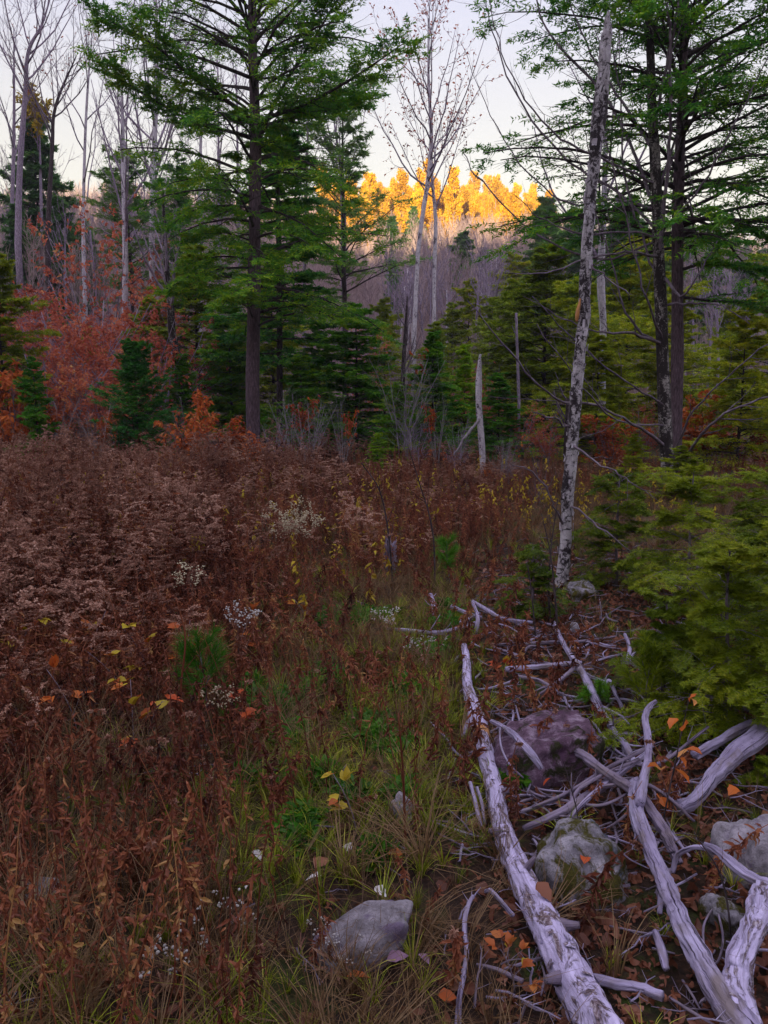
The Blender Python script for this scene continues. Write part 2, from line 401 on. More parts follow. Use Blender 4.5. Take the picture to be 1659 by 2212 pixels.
M['needle_mid'] = leafmat('green_needles', [(0.0, (0.021, 0.121, 0.0112)), (0.45, (0.098, 0.324, 0.0144)), (0.8, (0.28, 0.486, 0.012)), (1.0, (0.476, 0.567, 0.012))], 0.42)
M['needle_deep'] = leafmat('deep_green_needles', [(0.0, (0.010, 0.07, 0.016)), (0.5, (0.035, 0.20, 0.035)), (1.0, (0.12, 0.32, 0.025))], 0.38)
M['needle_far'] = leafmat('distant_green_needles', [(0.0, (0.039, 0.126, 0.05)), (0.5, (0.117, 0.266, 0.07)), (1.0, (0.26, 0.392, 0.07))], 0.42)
M['needle_olive'] = leafmat('olive_needles', [(0.0, (0.065, 0.115, 0.0056)), (0.45, (0.234, 0.324, 0.0096)), (0.8, (0.429, 0.472, 0.012)), (1.0, (0.546, 0.486, 0.016))], 0.42, cscale=2.0)
M['needle_shrub'] = leafmat('young_hemlock_needles', [(0.0, (0.024, 0.056, 0.0026)), (0.4, (0.113, 0.172, 0.0051)), (0.8, (0.241, 0.3, 0.0077)), (1.0, (0.362, 0.369, 0.0192))], 0.42, cscale=3.0)
M['needle_pine'] = leafmat('bright_pine_needles', [(0.0, (0.03, 0.11, 0.008)), (0.5, (0.07, 0.23, 0.014)), (1.0, (0.17, 0.36, 0.03))], 0.35)
M['copper'] = leafmat('copper_beech_leaves', [(0.0, (0.165, 0.034, 0.0126)), (0.45, (0.462, 0.1, 0.0225)), (0.85, (0.682, 0.189, 0.0405)), (1.0, (0.726, 0.336, 0.108))], 0.42)
M['rose'] = leafmat('dull_red_beech_leaves', [(0.0, (0.184, 0.039, 0.027)), (0.45, (0.483, 0.11, 0.0675)), (0.85, (0.69, 0.22, 0.108)), (1.0, (0.713, 0.396, 0.162))], 0.42)
M['yellow'] = leafmat('yellow_leaves', [(0.0, (0.25, 0.15, 0.01)), (0.5, (0.45, 0.34, 0.03)), (1.0, (0.62, 0.42, 0.05))], 0.35)
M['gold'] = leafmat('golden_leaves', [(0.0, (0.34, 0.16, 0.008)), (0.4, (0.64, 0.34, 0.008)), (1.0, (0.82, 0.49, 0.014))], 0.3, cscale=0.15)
M['weed'] = leafmat('withered_weed', [(0.0, (0.03, 0.008, 0.007)), (0.4, (0.15, 0.042, 0.026)), (0.8, (0.34, 0.115, 0.06)), (1.0, (0.46, 0.26, 0.1))], 0.35, cscale=1.5)
M['plume'] = leafmat('seed_plumes', [(0.0, (0.1, 0.04, 0.028)), (0.45, (0.27, 0.128, 0.092)), (0.8, (0.5, 0.29, 0.224)), (1.0, (0.66, 0.44, 0.36))], 0.3, cscale=0.9)
M['fluff'] = leafmat('white_seed_fluff', [(0.0, (0.32, 0.29, 0.31)), (1.0, (0.62, 0.59, 0.60))], 0.2)
M['cream'] = leafmat('cream_flower_heads', [(0.0, (0.32, 0.25, 0.17)), (1.0, (0.66, 0.57, 0.42))], 0.2)
M['grass'] = leafmat('autumn_grass', [(0.0, (0.05, 0.047, 0.006)), (0.4, (0.14, 0.179, 0.01)), (0.75, (0.3, 0.347, 0.018)), (1.0, (0.5, 0.441, 0.08))], 0.3, cscale=2.0)
M['dry'] = leafmat('dry_grass', [(0.0, (0.06, 0.03, 0.016)), (0.5, (0.15, 0.083, 0.04)), (1.0, (0.285, 0.18, 0.096))], 0.3, cscale=2.0)
M['clover'] = leafmat('green_ground_leaves', [(0.0, (0.016, 0.068, 0.006)), (0.5, (0.048, 0.18, 0.012)), (1.0, (0.112, 0.27, 0.02))], 0.3, cscale=3.0)
M['litter'] = leafmat('fallen_leaf_litter', [(0.0, (0.03, 0.011, 0.0108)), (0.4, (0.102, 0.036, 0.0252)), (0.75, (0.221, 0.08, 0.045)), (1.0, (0.383, 0.24, 0.198))], 0.15, clump=0.3, cscale=3.0)
M['orange'] = leafmat('orange_leaves', [(0.0, (0.26, 0.05, 0.02)), (0.5, (0.42, 0.11, 0.03)), (1.0, (0.58, 0.26, 0.05))], 0.35)
M['redleaf'] = leafmat('red_leaves', [(0.0, (0.30, 0.04, 0.02)), (1.0, (0.62, 0.13, 0.04))], 0.3)
M['whiteleaf'] = leafmat('bleached_leaf', [(0.0, (0.60, 0.55, 0.58)), (1.0, (0.80, 0.75, 0.80))], 0.2)
M['mauveleaf'] = leafmat('mauve_leaf', [(0.0, (0.24, 0.13, 0.22)), (1.0, (0.40, 0.24, 0.38))], 0.2)
M['hillwood'] = leafmat('bare_hill_twigs', [(0.0, (0.2, 0.14, 0.17)), (0.5, (0.4, 0.29, 0.32)), (1.0, (0.58, 0.44, 0.42))], 0.1, cscale=0.05)
M['moss'] = flatmat('moss', (0.11, 0.14, 0.012))
M['rock_grey'] = rockmat('grey_rock', (0.28, 0.25, 0.30), (0.46, 0.41, 0.50), (0.10, 0.085, 0.10), (0.08, 0.08, 0.012), 0.60, tint=(0.16, 0.12, 0.2))
M['rock_purple'] = rockmat('purple_rock', (0.13, 0.07, 0.12), (0.36, 0.27, 0.38), (0.04, 0.022, 0.035), (0.035, 0.035, 0.012), 0.50, tint=(0.085, 0.04, 0.08))
M['rock_moss'] = rockmat('mossy_rock', (0.22, 0.20, 0.25), (0.46, 0.42, 0.50), (0.05, 0.04, 0.05), (0.075, 0.065, 0.008), 0.45, tint=(0.09, 0.11, 0.17))

# ------------------------------------------------------------------ the ground, one sheet out to the far side of the hills
def ground_sheet():
    t = np.linspace(-1, 1, 261)
    xs = 5.0 * np.sinh(t * 5.35)                                      # +-520 m, fine near the camera
    ty = np.linspace(-1, 1, 321); ys = 5.0 * np.sinh(ty * 5.2) + 4.0
    X, Y = np.meshgrid(xs, ys); Z = ground(X, Y)
    v = np.stack([X, Y, Z], -1).reshape(-1, 3)
    i = np.arange(X.size).reshape(X.shape)
    q = np.stack([i[:-1, :-1], i[:-1, 1:], i[1:, 1:], i[1:, :-1]], -1).reshape(-1, 4)
    g = Geo(); g.add(v, [q])
    m, n, l = newmat('forest_soil'); co = objco(n)
    a = noise(n, l, co, 2.2, 6, 0.65, 0.5); b = noise(n, l, co, 26, 6, 0.75, 0.5); c = noise(n, l, co, 0.9, 4, 0.6)
    soil = ramp(n, [(0.3, (0.010, 0.006, 0.005)), (0.5, (0.032, 0.016, 0.011)), (0.7, (0.095, 0.045, 0.028))]); l.new(b, soil.inputs[0])
    gr = ramp(n, [(0.35, (0.015, 0.03, 0.004)), (0.65, (0.06, 0.085, 0.010))]); l.new(b, gr.inputs[0])
    col = mixc(n, l, step(n, l, a, 0.52, 0.62), soil.outputs[0], gr.outputs[0])
    sep = n.new('ShaderNodeSeparateXYZ'); l.new(co, sep.inputs[0])
    far = step(n, l, sep.outputs['Y'], 35, 70)
    hill = ramp(n, [(0.35, (0.09, 0.045, 0.045)), (0.6, (0.20, 0.115, 0.11))]); l.new(noise(n, l, co, 0.35, 6, 0.7), hill.inputs[0])
    col = mixc(n, l, far, col, hill.outputs[0])
    finish(m, n, l, col, 0.95, b, 0.9, 0.03)
    obj('ground', g.mesh('ground', [m]), kind='structure')
ground_sheet()

# ------------------------------------------------------------------ scattered stuff (instances of a few pieces over one object)
def scatter(name, pts, rots, scs, protos):
    me = bpy.data.meshes.new(name); N = len(pts)
    me.vertices.add(N); me.vertices.foreach_set('co', np.asarray(pts, np.float32).ravel())
    for nm, arr in (('rot', rots), ('scl', scs)):
        a = me.attributes.new(nm, 'FLOAT_VECTOR', 'POINT'); a.data.foreach_set('vector', np.asarray(arr, np.float32).ravel())
    o = obj(name, me, kind='stuff')
    coll = bpy.data.collections.new(name + '_pieces')
    for p in protos: coll.objects.link(p)
    ng = bpy.data.node_groups.new(name, 'GeometryNodeTree')
    ng.interface.new_socket('Geometry', in_out='INPUT', socket_type='NodeSocketGeometry')
    ng.interface.new_socket('Geometry', in_out='OUTPUT', socket_type='NodeSocketGeometry')
    n, l = ng.nodes, ng.links
    gi = n.new('NodeGroupInput'); go = n.new('NodeGroupOutput')
    ip = n.new('GeometryNodeInstanceOnPoints'); ci = n.new('GeometryNodeCollectionInfo')
    ci.inputs['Collection'].default_value = coll
    ci.inputs['Separate Children'].default_value = True; ci.inputs['Reset Children'].default_value = True
    ip.inputs['Pick Instance'].default_value = True
    rv = n.new('FunctionNodeRandomValue'); rv.data_type = 'INT'
    for s in rv.inputs:
        if s.name == 'Min' and s.type == 'INT': s.default_value = 0
        if s.name == 'Max' and s.type == 'INT': s.default_value = len(protos) - 1
    def at_(nm):
        a = n.new('GeometryNodeInputNamedAttribute'); a.data_type = 'FLOAT_VECTOR'; a.inputs['Name'].default_value = nm
        return a.outputs['Attribute']
    l.new(gi.outputs[0], ip.inputs['Points']); l.new(ci.outputs[0], ip.inputs['Instance'])
    l.new([s for s in rv.outputs if s.type == 'INT'][0], ip.inputs['Instance Index'])
    e2r = n.new('FunctionNodeEulerToRotation'); l.new(at_('rot'), e2r.inputs[0]); l.new(e2r.outputs[0], ip.inputs['Rotation'])
    l.new(at_('scl'), ip.inputs['Scale']); l.new(ip.outputs[0], go.inputs[0])
    md = o.modifiers.new('scatter', 'NODES'); md.node_group = ng
    return o
def proto(name, g, mats): return bpy.data.objects.new(name, g.mesh(name, mats))
def spread(rng, pts, smin, smax, tilt=0.1):
    N = len(pts)
    rot = np.stack([rng.normal(0, tilt, N), rng.normal(0, tilt, N), rng.uniform(0, 6.283, N)], 1)
    s = rng.uniform(smin, smax, N)[:, None] * np.ones(3)
    return rot, s
def on(x, y, dz=0.0): return np.stack([x, y, ground(x, y) + dz], 1)

# ------------------------------------------------------------------ trees
def path_of(pts, k=5):
    """rows (px, py, depth, width in px) -> smooth world path and radii"""
    q = []
    for px, py, d, w in pts:
        p = W(px, py, d); q.append([*p, w * 0.5 * kpx(p)])
    c = crom(q, k); return c[:, :3], c[:, 3]

def bare_geo(rng, P, Rr, mat_n, nl1=14, t0=0.35, L1=3.0, ang=0.6, up=0.45, nl2=6, nl3=4, fork=None, twig_r=0.004, trunk_sides=8):
    g = Geo()
    tubes(g, P, Rr, trunk_sides, 0, rng, 0.05)
    P0 = P[None]; R0 = Rr[None]
    P1, R1, L = grow(rng, P0, R0, nl1, t0, 0.99, ang, L1, up=up, K=7, wig=0.12, rf=0.5, rtip=0.25, rmin=twig_r * 2)
    tubes(g, P1, R1, 5, 1)
    P2, R2, L2_ = grow(rng, P1, R1, nl2, 0.2, 0.98, 0.65, L * 0.45, up=0.22, K=5, wig=0.14, rf=0.5, rmin=twig_r)
    tubes(g, P2, R2, 3, 1)
    P3, R3, L3_ = grow(rng, P2, R2, nl3, 0.15, 0.98, 0.6, L2_ * 0.45, up=0.15, K=3, wig=0.12, rf=0.6, rmin=twig_r * 0.8)
    tubes(g, P3, R3, 3, 1)
    return g, P2, P3

def conifer_geo(rng, P, Rr, n1, t0, prof, elev, droop, m2, m3, nl, ll, lw, bare=(), L3f=0.4, t1=0.985, sparse=0.0, tr_sides=10, az0=0.0, up_mid=0.0, inner=0.12):
    """P trunk path (K,3); prof(t) branch length; elev(t) rise of the branch; returns (wood Geo, needles Geo)"""
    g, f = Geo(), Geo()
    tubes(g, P, Rr, tr_sides, 0, rng, 0.06)
    t = t0 + (t1 - t0) * (np.arange(n1) + rng.uniform(0, 1, n1)) / n1
    base, tan = at(P[None], t[None]); base = base[0]
    rr = at(Rr[None, :, None], t[None])[0][0, :, 0]
    az = az0 + np.arange(n1) * 2.39996 + rng.normal(0, 0.35, n1)
    L = np.array([prof(x, a) for x, a in zip(t, az)]) * rng.uniform(0.6, 1.12, n1)
    el = np.array([elev(x) for x in t]) + rng.normal(0, 0.17, n1)
    dr = np.stack([np.cos(az) * np.cos(el), np.sin(az) * np.cos(el), np.sin(el)], 1)
    K = 8; s = np.linspace(0, 1, K)
    Q = base[:, None] + dr[:, None] * (L[:, None] * s)[..., None]
    Q[:, :, 2] += L[:, None] * (droop * s ** 2 + up_mid * s * (1 - s))
    w = np.cumsum(rng.normal(0, 0.09, Q.shape), 1) * L[:, None, None] / K; w[:, 0] = 0; w[..., 2] *= 0.5
    Q += w
    rb = np.minimum(rr * 0.42, 0.012 * L + 0.006)
    R1 = rb[:, None] * (1 - 0.8 * s)[None]
    tubes(g, Q, R1, 5, 1)
    P2, R2, L2 = grow(rng, Q, R1, m2, inner, 0.98, 0.85, L * L3f, up=-0.06, K=5, wig=0.09, planar=True, rf=0.45, rmin=0.0022, fall=0.6)
    tubes(g, P2, R2, 3, 1)
    if isinstance(sparse, tuple):                                      # thin lower down to full, open toward the top
        tt = np.repeat(t, m2); keep = rng.uniform(0, 1, len(P2)) > sparse[0] + (sparse[1] - sparse[0]) * np.clip((tt - 0.45) / 0.12, 0, 1)
    else: keep = rng.uniform(0, 1, len(P2)) > sparse
    P2 = P2[keep]; R2 = R2[keep]; L2 = L2[keep]
    P3, R3, L3 = grow(rng, P2, R2, m3, 0.08, 1.0, 0.75, L2 * 0.42 + 0.03, up=-0.12, K=3, wig=0.08, planar=True, rf=0.5, rmin=0.0012, fall=0.45)
    needles(f, rng, P3, nl, ll, lw)
    needles(f, rng, P2, max(2, nl), ll, lw, t0=0.3)
    return g, f

def tree_thing(name, label, cat, base, parts, group=None):
    """parts: (name, Geo, mats) with world coordinates, stored relative to the base"""
    t = thing(name, label, cat, tuple(base), group=group)
    for nm, g, mats in parts:
        if not g.v: continue
        for a in g.v: a -= np.asarray(base, np.float32)
        o = obj(nm, g.mesh(name + '_' + nm, mats), t)
        if nm in ('crown', 'foliage', 'bark_curls'): o['kind'] = 'stuff'
    return t

def limbs_split(g): return g

# the tall hemlock at the far edge of the field
rng = np.random.default_rng(3)
D = 18.6
P, Rr = path_of([(548, 1005, D, 36), (547, 960, D, 30), (546, 800, D, 29), (549, 600, D, 27), (551, 420, D, 25), (552, 270, D, 24), (546, 120, D, 20), (545, 0, D, 17), (548, -200, D, 12), (552, -420, D, 5)], 6)
ztop = P[-1][2]
def prof_main(t, az):
    k = 2.9 if t < 0.48 else 3.3
    right = math.cos(az)
    v = k * (1 - 0.55 * max(0, (t - 0.70) / 0.30))
    if t < 0.38: v *= 0.70 + 0.5 * max(0, right)
    if 0.50 < t < 0.56: v *= 0.45
    return v
g, f = conifer_geo(rng, P, Rr, 118, 0.27, prof_main, lambda t: 0.02 + 1.3 * max(0, t - 0.40), -0.10, 15, 9, 5, 0.085, 0.034, sparse=(0.15, 0.68), up_mid=0.25, L3f=0.46, inner=0.2)
# the big limbs that reach out against the sky
for pts in ([(552, 275, D, 12), (590, 250, D - .3, 9), (660, 225, D - .8, 7), (760, 170, D - 1.4, 5), (870, 95, D - 2, 2)],
            [(552, 285, D, 11), (600, 262, D + .5, 8), (700, 240, D + 1.2, 6), (790, 220, D + 1.8, 3)],
            [(550, 262, D, 12), (500, 225, D - .4, 9), (420, 170, D - 1, 7), (330, 95, D - 1.5, 5), (215, 35, D - 2, 2)],
            [(550, 300, D, 11), (500, 285, D, 8), (420, 265, D - .3, 6), (330, 215, D - .8, 4), (225, 150, D - 1.2, 2)],
            [(548, 330, D, 8), (610, 190, D - .2, 7), (680, 80, D - .6, 5), (740, -20, D - 1, 3)]):
    q, r = path_of(pts, 4)
    tubes(g, q, r, 6, 1, rng, 0.05)
    L = np.linalg.norm(q[-1] - q[0])
    P2, R2, L2 = grow(rng, q[None], r[None], 46, 0.25, 1.0, 0.8, L * 0.32, up=0.05, K=5, wig=0.1, planar=True, rf=0.4, rmin=0.003)
    tubes(g, P2, R2, 3, 1)
    P3, R3, L3 = grow(rng, P2, R2, 9, 0.05, 1.0, 0.75, L2 * 0.42 + 0.03, up=-0.1, K=3, wig=0.1, planar=True, rf=0.5)
    needles(f, rng, P3, 6, 0.085, 0.038); needles(f, rng, P2, 8, 0.085, 0.038)
tree_thing('hemlock_tree', 'tall dark green hemlock with a straight purplish trunk standing at the edge of the field', 'tree', on_ground(548, D),
           [('trunk', g, [M['hem_bark'], M['dark_bark']]), ('crown', f, [M['needle_dark']])])

# the second, thinner trunk behind it
rng = np.random.default_rng(4); D = 23
P, Rr = path_of([(604, 960, D, 15), (604, 800, D, 13), (603, 600, D, 12), (600, 400, D, 9), (606, 280, D, 4)], 6)
g, f = conifer_geo(rng, P, Rr, 80, 0.26, lambda t, a: 2.9 * (1.15 - t), lambda t: 0.0 + 0.3 * t, -0.1, 14, 8, 4, 0.10, 0.046)
tree_thing('hemlock_tree', 'slim hemlock with a dark thin trunk just behind the tall hemlock', 'tree', on_ground(604, D),
           [('trunk', g, [M['dark_bark'], M['dark_bark']]), ('crown', f, [M['needle_dark']])])

# the dark hemlock and the mottled birch that stand as a pair
rng = np.random.default_rng(5); D = 14.0
P, Rr = path_of([(1462, 1060, D, 34), (1460, 1010, D, 27), (1463, 800, D, 26), (1463, 600, D, 24), (1464, 450, D, 24), (1470, 300, D, 22), (1476, 150, D, 19), (1480, 0, D, 16), (1484, -200, D, 9), (1488, -330, D, 3)], 6)
def prof_r(t, az):
    v = 3.0 * (1 - 0.5 * max(0, (t - 0.7) / 0.3))
    return v * (0.85 + 0.25 * abs(math.cos(az)))
g, f = conifer_geo(rng, P, Rr, 120, 0.37, prof_r, lambda t: 0.02 + 0.95 * max(0, t - 0.42), -0.10, 15, 9, 5, 0.072, 0.032, inner=0.2, sparse=(0.45, 0.42), up_mid=0.2, L3f=0.44)
for pts in ([(1465, 585, D, 8), (1520, 570, D - .3, 6), (1600, 575, D - .8, 5), (1700, 600, D - 1.2, 3)],
            [(1465, 490, D, 8), (1530, 460, D - .2, 6), (1600, 490, D - .6, 5), (1690, 520, D - 1, 3)],
            [(1463, 640, D, 7), (1540, 650, D + .3, 5), (1640, 655, D + .3, 4), (1720, 640, D + .6, 2)]):
    q, r = path_of(pts, 4)
    tubes(g, q, r, 6, 1, rng, 0.05); L = np.linalg.norm(q[-1] - q[0])
    P2, R2, L2 = grow(rng, q[None], r[None], 24, 0.2, 1.0, 0.8, L * 0.35, up=-0.05, K=5, wig=0.1, planar=True, rf=0.4, rmin=0.0025)
    tubes(g, P2, R2, 3, 1)
    P3, R3, L3 = grow(rng, P2, R2, 8, 0.05, 1.0, 0.75, L2 * 0.4 + 0.03, up=-0.1, K=3, wig=0.1, planar=True, rf=0.5)
    needles(f, rng, P3, 6, 0.070, 0.030); needles(f, rng, P2, 6, 0.070, 0.030)
tree_thing('hemlock_tree', 'dark hemlock with an airy needle crown growing right beside the mottled birch', 'tree', on_ground(1462, D),
           [('trunk', g, [M['hem_bark'], M['dark_bark']]), ('crown', f, [M['needle_dark']])])

rng = np.random.default_rng(6); D = 13.0
P, Rr = path_of([(1450, 1075, D, 34), (1441, 1010, D, 29), (1432, 800, D, 26), (1426, 600, D, 25), (1420, 450, D, 23), (1412, 300, D, 21), (1406, 150, D, 18), (1400, 0, D, 15), (1396, -150, D, 9), (1392, -260, D, 4)], 6)
g = Geo(); tubes(g, P, Rr, 16, 0, rng, 0.07)
tw = Geo()
def dead_branch(tw, rng, pts, nsub=7, lf=0.22, fan=0.6, sides=5):
    q, r = path_of(pts, 5); q[1:-1] += rng.normal(0, 0.012, q[1:-1].shape)
    tubes(tw, q, r, sides, 0, rng, 0.08)
    L = np.linalg.norm(q[-1] - q[0])
    P2, R2, L2 = grow(rng, q[None], r[None], nsub, 0.2, 0.97, fan, L * lf, up=0.05, K=5, wig=0.12, rf=0.5, rmin=0.0022)
    tubes(tw, P2, R2, 3, 0)
    P3, R3, L3 = grow(rng, P2, R2, 3, 0.2, 1.0, 0.6, L2 * 0.45, K=3, wig=0.1, rf=0.6, rmin=0.0018)
    tubes(tw, P3, R3, 3, 0)
D = 13.0
dead = [
 [(1420, 470, D, 9), (1370, 330, D + .5, 7), (1300, 200, D + .9, 6), (1180, 60, D + 1.2, 4), (1150, -60, D + 1.3, 3)],
 [(1421, 500, D, 8), (1340, 420, D + .6, 6), (1230, 350, D + 1, 5), (1130, 230, D + 1.4, 4), (1060, 60, D + 1.6, 3), (1045, -60, D + 1.6, 2)],
 [(1430, 620, D, 7), (1390, 520, D + .2, 6), (1350, 380, D + .5, 5), (1340, 200, D + .7, 4), (1310, 40, D + .8, 3), (1300, -60, D + .8, 2)],
 [(1418, 420, D, 7), (1460, 300, D + .3, 6), (1520, 190, D + .5, 5), (1600, 90, D + .8, 4), (1690, -20, D + 1, 3)],
 [(1430, 500, D, 7), (1500, 420, D - .4, 5), (1570, 300, D - .8, 4), (1640, 160, D - 1, 3), (1690, 60, D - 1, 2)],
 [(1422, 520, D, 6), (1300, 560, D + .8, 5), (1150, 500, D + 1.4, 4), (1040, 390, D + 1.8, 3), (1000, 330, D + 2, 2)],
 [(1441, 965, D, 9), (1380, 925, D - .6, 7), (1290, 875, D - 1.2, 6), (1200, 862, D - 1.8, 5), (1100, 760, D - 2.4, 4), (1010, 650, D - 2.8, 2)],
 [(1434, 745, D, 8), (1370, 722, D - .5, 6), (1290, 715, D - 1, 4), (1220, 690, D - 1.5, 2.5), (1130, 640, D - 1.8, 1.5)],
 [(1434, 750, D, 7), (1360, 690, D - .4, 5), (1330, 600, D - .6, 4), (1300, 500, D - .8, 3), (1262, 390, D - 1, 2), (1230, 260, D - 1, 1.5)],
 [(1434, 740, D, 6), (1395, 640, D - .8, 5), (1365, 520, D - 1, 4), (1330, 380, D - 1.3, 3), (1290, 230, D - 1.6, 2)],
 [(1424, 515, D, 7), (1370, 500, D - .4, 5), (1270, 505, D - 1, 4), (1180, 480, D - 1.6, 3), (1110, 420, D - 2, 1.5)],
 [(1426, 555, D, 7), (1350, 545, D - .5, 5), (1260, 560, D - 1, 4), (1180, 590, D - 1.4, 3), (1090, 590, D - 1.8, 1.5)],
 [(1420, 455, D, 7), (1330, 430, D + .3, 5), (1230, 440, D + .5, 4), (1140, 370, D + .6, 3), (1060, 250, D + .8, 2), (995, 90, D + 1, 1.2)],
 [(1418, 400, D, 7), (1320, 350, D - .3, 5), (1210, 300, D - .7, 4), (1120, 190, D - 1, 3), (1070, 60, D - 1, 2), (1050, -60, D - 1, 1)],
 [(1415, 330, D, 8), (1360, 240, D + .4, 6), (1290, 140, D + .6, 4), (1235, 20, D + .9, 3), (1215, -80, D + 1, 2)],
 [(1412, 300, D, 9), (1430, 200, D - .3, 7), (1455, 60, D - .5, 6), (1468, -60, D - .6, 4)],
 [(1424, 560, D, 9), (1440, 400, D - .4, 8), (1448, 250, D - .6, 7), (1446, 80, D - .8, 6), (1440, -60, D - .8, 4)],
 [(1446, 1005, D - .4, 6), (1490, 900, D - 1.2, 5), (1560, 825, D - 1.8, 4), (1640, 755, D - 2.2, 3), (1720, 690, D - 2.4, 2)],
 [(1450, 1040, D - .6, 7), (1530, 920, D - 2, 6), (1620, 870, D - 2.6, 5), (1720, 845, D - 3, 3)],
 [(1436, 660, D, 6), (1500, 655, D - .3, 5), (1560, 662, D - .8, 3), (1620, 700, D - 1, 2)],
 [(1436, 600, D, 7), (1470, 640, D - .6, 6), (1510, 590, D - .9, 4), (1550, 520, D - 1, 3)],
 [(1440, 880, D, 5), (1350, 820, D - .8, 4), (1250, 740, D - 1.6, 3), (1150, 640, D - 2.4, 2)],
 [(1442, 920, D, 5), (1330, 905, D - 1, 4), (1240, 810, D - 2, 3), (1160, 700, D - 2.6, 2)],
]
limbs = []
for d_ in dead:
    tw = Geo(); dead_branch(tw, rng, d_); limbs.append(('branch', tw, [M['twig']]))
b0 = on_ground(1446, D)
tree_thing('birch_tree', 'mottled dark birch with long bare branches sweeping out over the clearing', 'tree', b0,
           [('trunk', g, [M['birch_dark']])] + limbs)

# the leaning birch in front with its top snapped off
rng = np.random.default_rng(7); D = 6.25
P, Rr = path_of([(1212, 1310, D, 44), (1212, 1270, D, 33), (1222, 1180, D, 31), (1226, 1080, D, 30), (1237, 950, D, 30), (1250, 800, D, 28), (1261, 700, D, 28), (1263, 640, D, 29), (1272, 480, D, 28), (1281, 370, D, 29), (1297, 230, D, 33), (1308, 100, D, 27), (1312, 60, D, 18), (1314, 24, D, 5)], 8); Rr = Rr * 0.86
g = Geo(); tubes(g, P, Rr, 24, 0, rng, 0.10)
# loose plates and curls of bark that stand off the stem
cu = Geo()
for i in range(170):
    t = rng.uniform(0.02, 0.97); c, tn = at(P[None], np.array([[t]])); c = c[0, 0]; tn = tn[0, 0]
    r = float(at(Rr[None, :, None], np.array([[t]]))[0][0, 0, 0])
    a = rng.uniform(0, 6.28); A = unit(np.cross(tn, [0, 1, 0])); B = np.cross(A, tn)
    L = rng.uniform(0.01, 0.035); wd = rng.uniform(0.2, 0.7); lift = rng.uniform(0.001, 0.009)
    vv = []
    for j in range(3):
        for k, s in enumerate((-1, 0, 1)):
            th = a + wd * s * 0.5; rr_ = r * 1.06 + lift * (abs(j - 1) if rng.uniform() < .6 else j) 
            vv.append(c + tn * L * (j - 1) + (np.cos(th) * A + np.sin(th) * B) * rr_)
    q = [[0, 1, 4, 3], [1, 2, 5, 4], [3, 4, 7, 6], [4, 5, 8, 7]]
    cu.add(vv, [np.array(q)], tc=np.array(vv) * 1.0)
wd = Geo()
q, r = path_of([(1246, 695, D - .03, 4), (1247, 680, D - .030, 8), (1251, 660, D - .030, 7), (1254, 645, D - .03, 3)], 4)
tubes(wd, q, r, 8, 0, rng, 0.15)
limbs = []
for pts in ([(1225, 1140, D, 6), (1190, 1080, D - .2, 4), (1150, 1020, D - .3, 3), (1100, 1000, D - .4, 1.5)],
            [(1238, 960, D, 6), (1290, 1000, D - .3, 4), (1350, 1030, D - .5, 3), (1420, 1080, D - .6, 1.5)],
            [(1228, 1090, D, 5), (1280, 1130, D - .2, 4), (1360, 1190, D - .4, 2)],
            [(1238, 930, D, 5), (1200, 905, D - .1, 4), (1150, 890, D - .2, 2)],
            [(1262, 560, D, 5), (1300, 590, D - .1, 4), (1360, 640, D - .2, 2)]):
    br = Geo(); dead_branch(br, rng, pts, 4, 0.3); limbs.append(('branch', br, [M['twig']]))
tree_thing('birch_tree', 'leaning grey birch with a snapped top and an orange torn scar', 'tree', on_ground(1212, D),
           [('trunk', g, [M['birch']]), ('bark_curls', cu, [M['birch_far']]), ('torn_scar', wd, [M['wood_orange']])] + limbs)

# ------------------------------------------------------------------ trees further back, one of each kind then copies
def std_path(h, bend=0.02, rng=None, K=14):
    s = np.linspace(0, 1, K); p = np.zeros((K, 3)); p[:, 2] = s * h
    if rng is not None:
        w = np.cumsum(rng.normal(0, bend, (K, 2)), 0) * h / K * 2; w -= w[0]; p[:, :2] = w
    return p
BIG = Geo()
def conifer_proto(seed, h, width, n1, m2, m3, nl, ll, lw, needle, t0=0.04, shape='cone', el=0.12, dr=-0.16, sparse=0.05, bark='dark_bark', L3f=0.42):
    rng = np.random.default_rng(seed); P = std_path(h, 0.01, rng); Rr = (0.012 * h) * (1 - 0.93 * np.linspace(0, 1, len(P)))
    if shape == 'cone': pr = lambda t, a: width * (1.02 - t) ** 0.62 * (0.85 + 0.3 * math.sin(11 * t + 2 * a + seed))
    else: pr = lambda t, a: width * (1.0 - 0.85 * max(0, t - 0.45)) * (0.8 + 0.4 * math.sin(9 * t + a))
    g, f = conifer_geo(rng, P, Rr, n1, t0, pr, lambda t: el + 0.5 * t * el * 3, dr, m2, m3, nl, ll, lw, sparse=sparse, L3f=L3f, tr_sides=7)
    return g.mesh('conifer_trunk', [M[bark], M[bark]]), f.mesh('conifer_crown', [M[needle]]), h
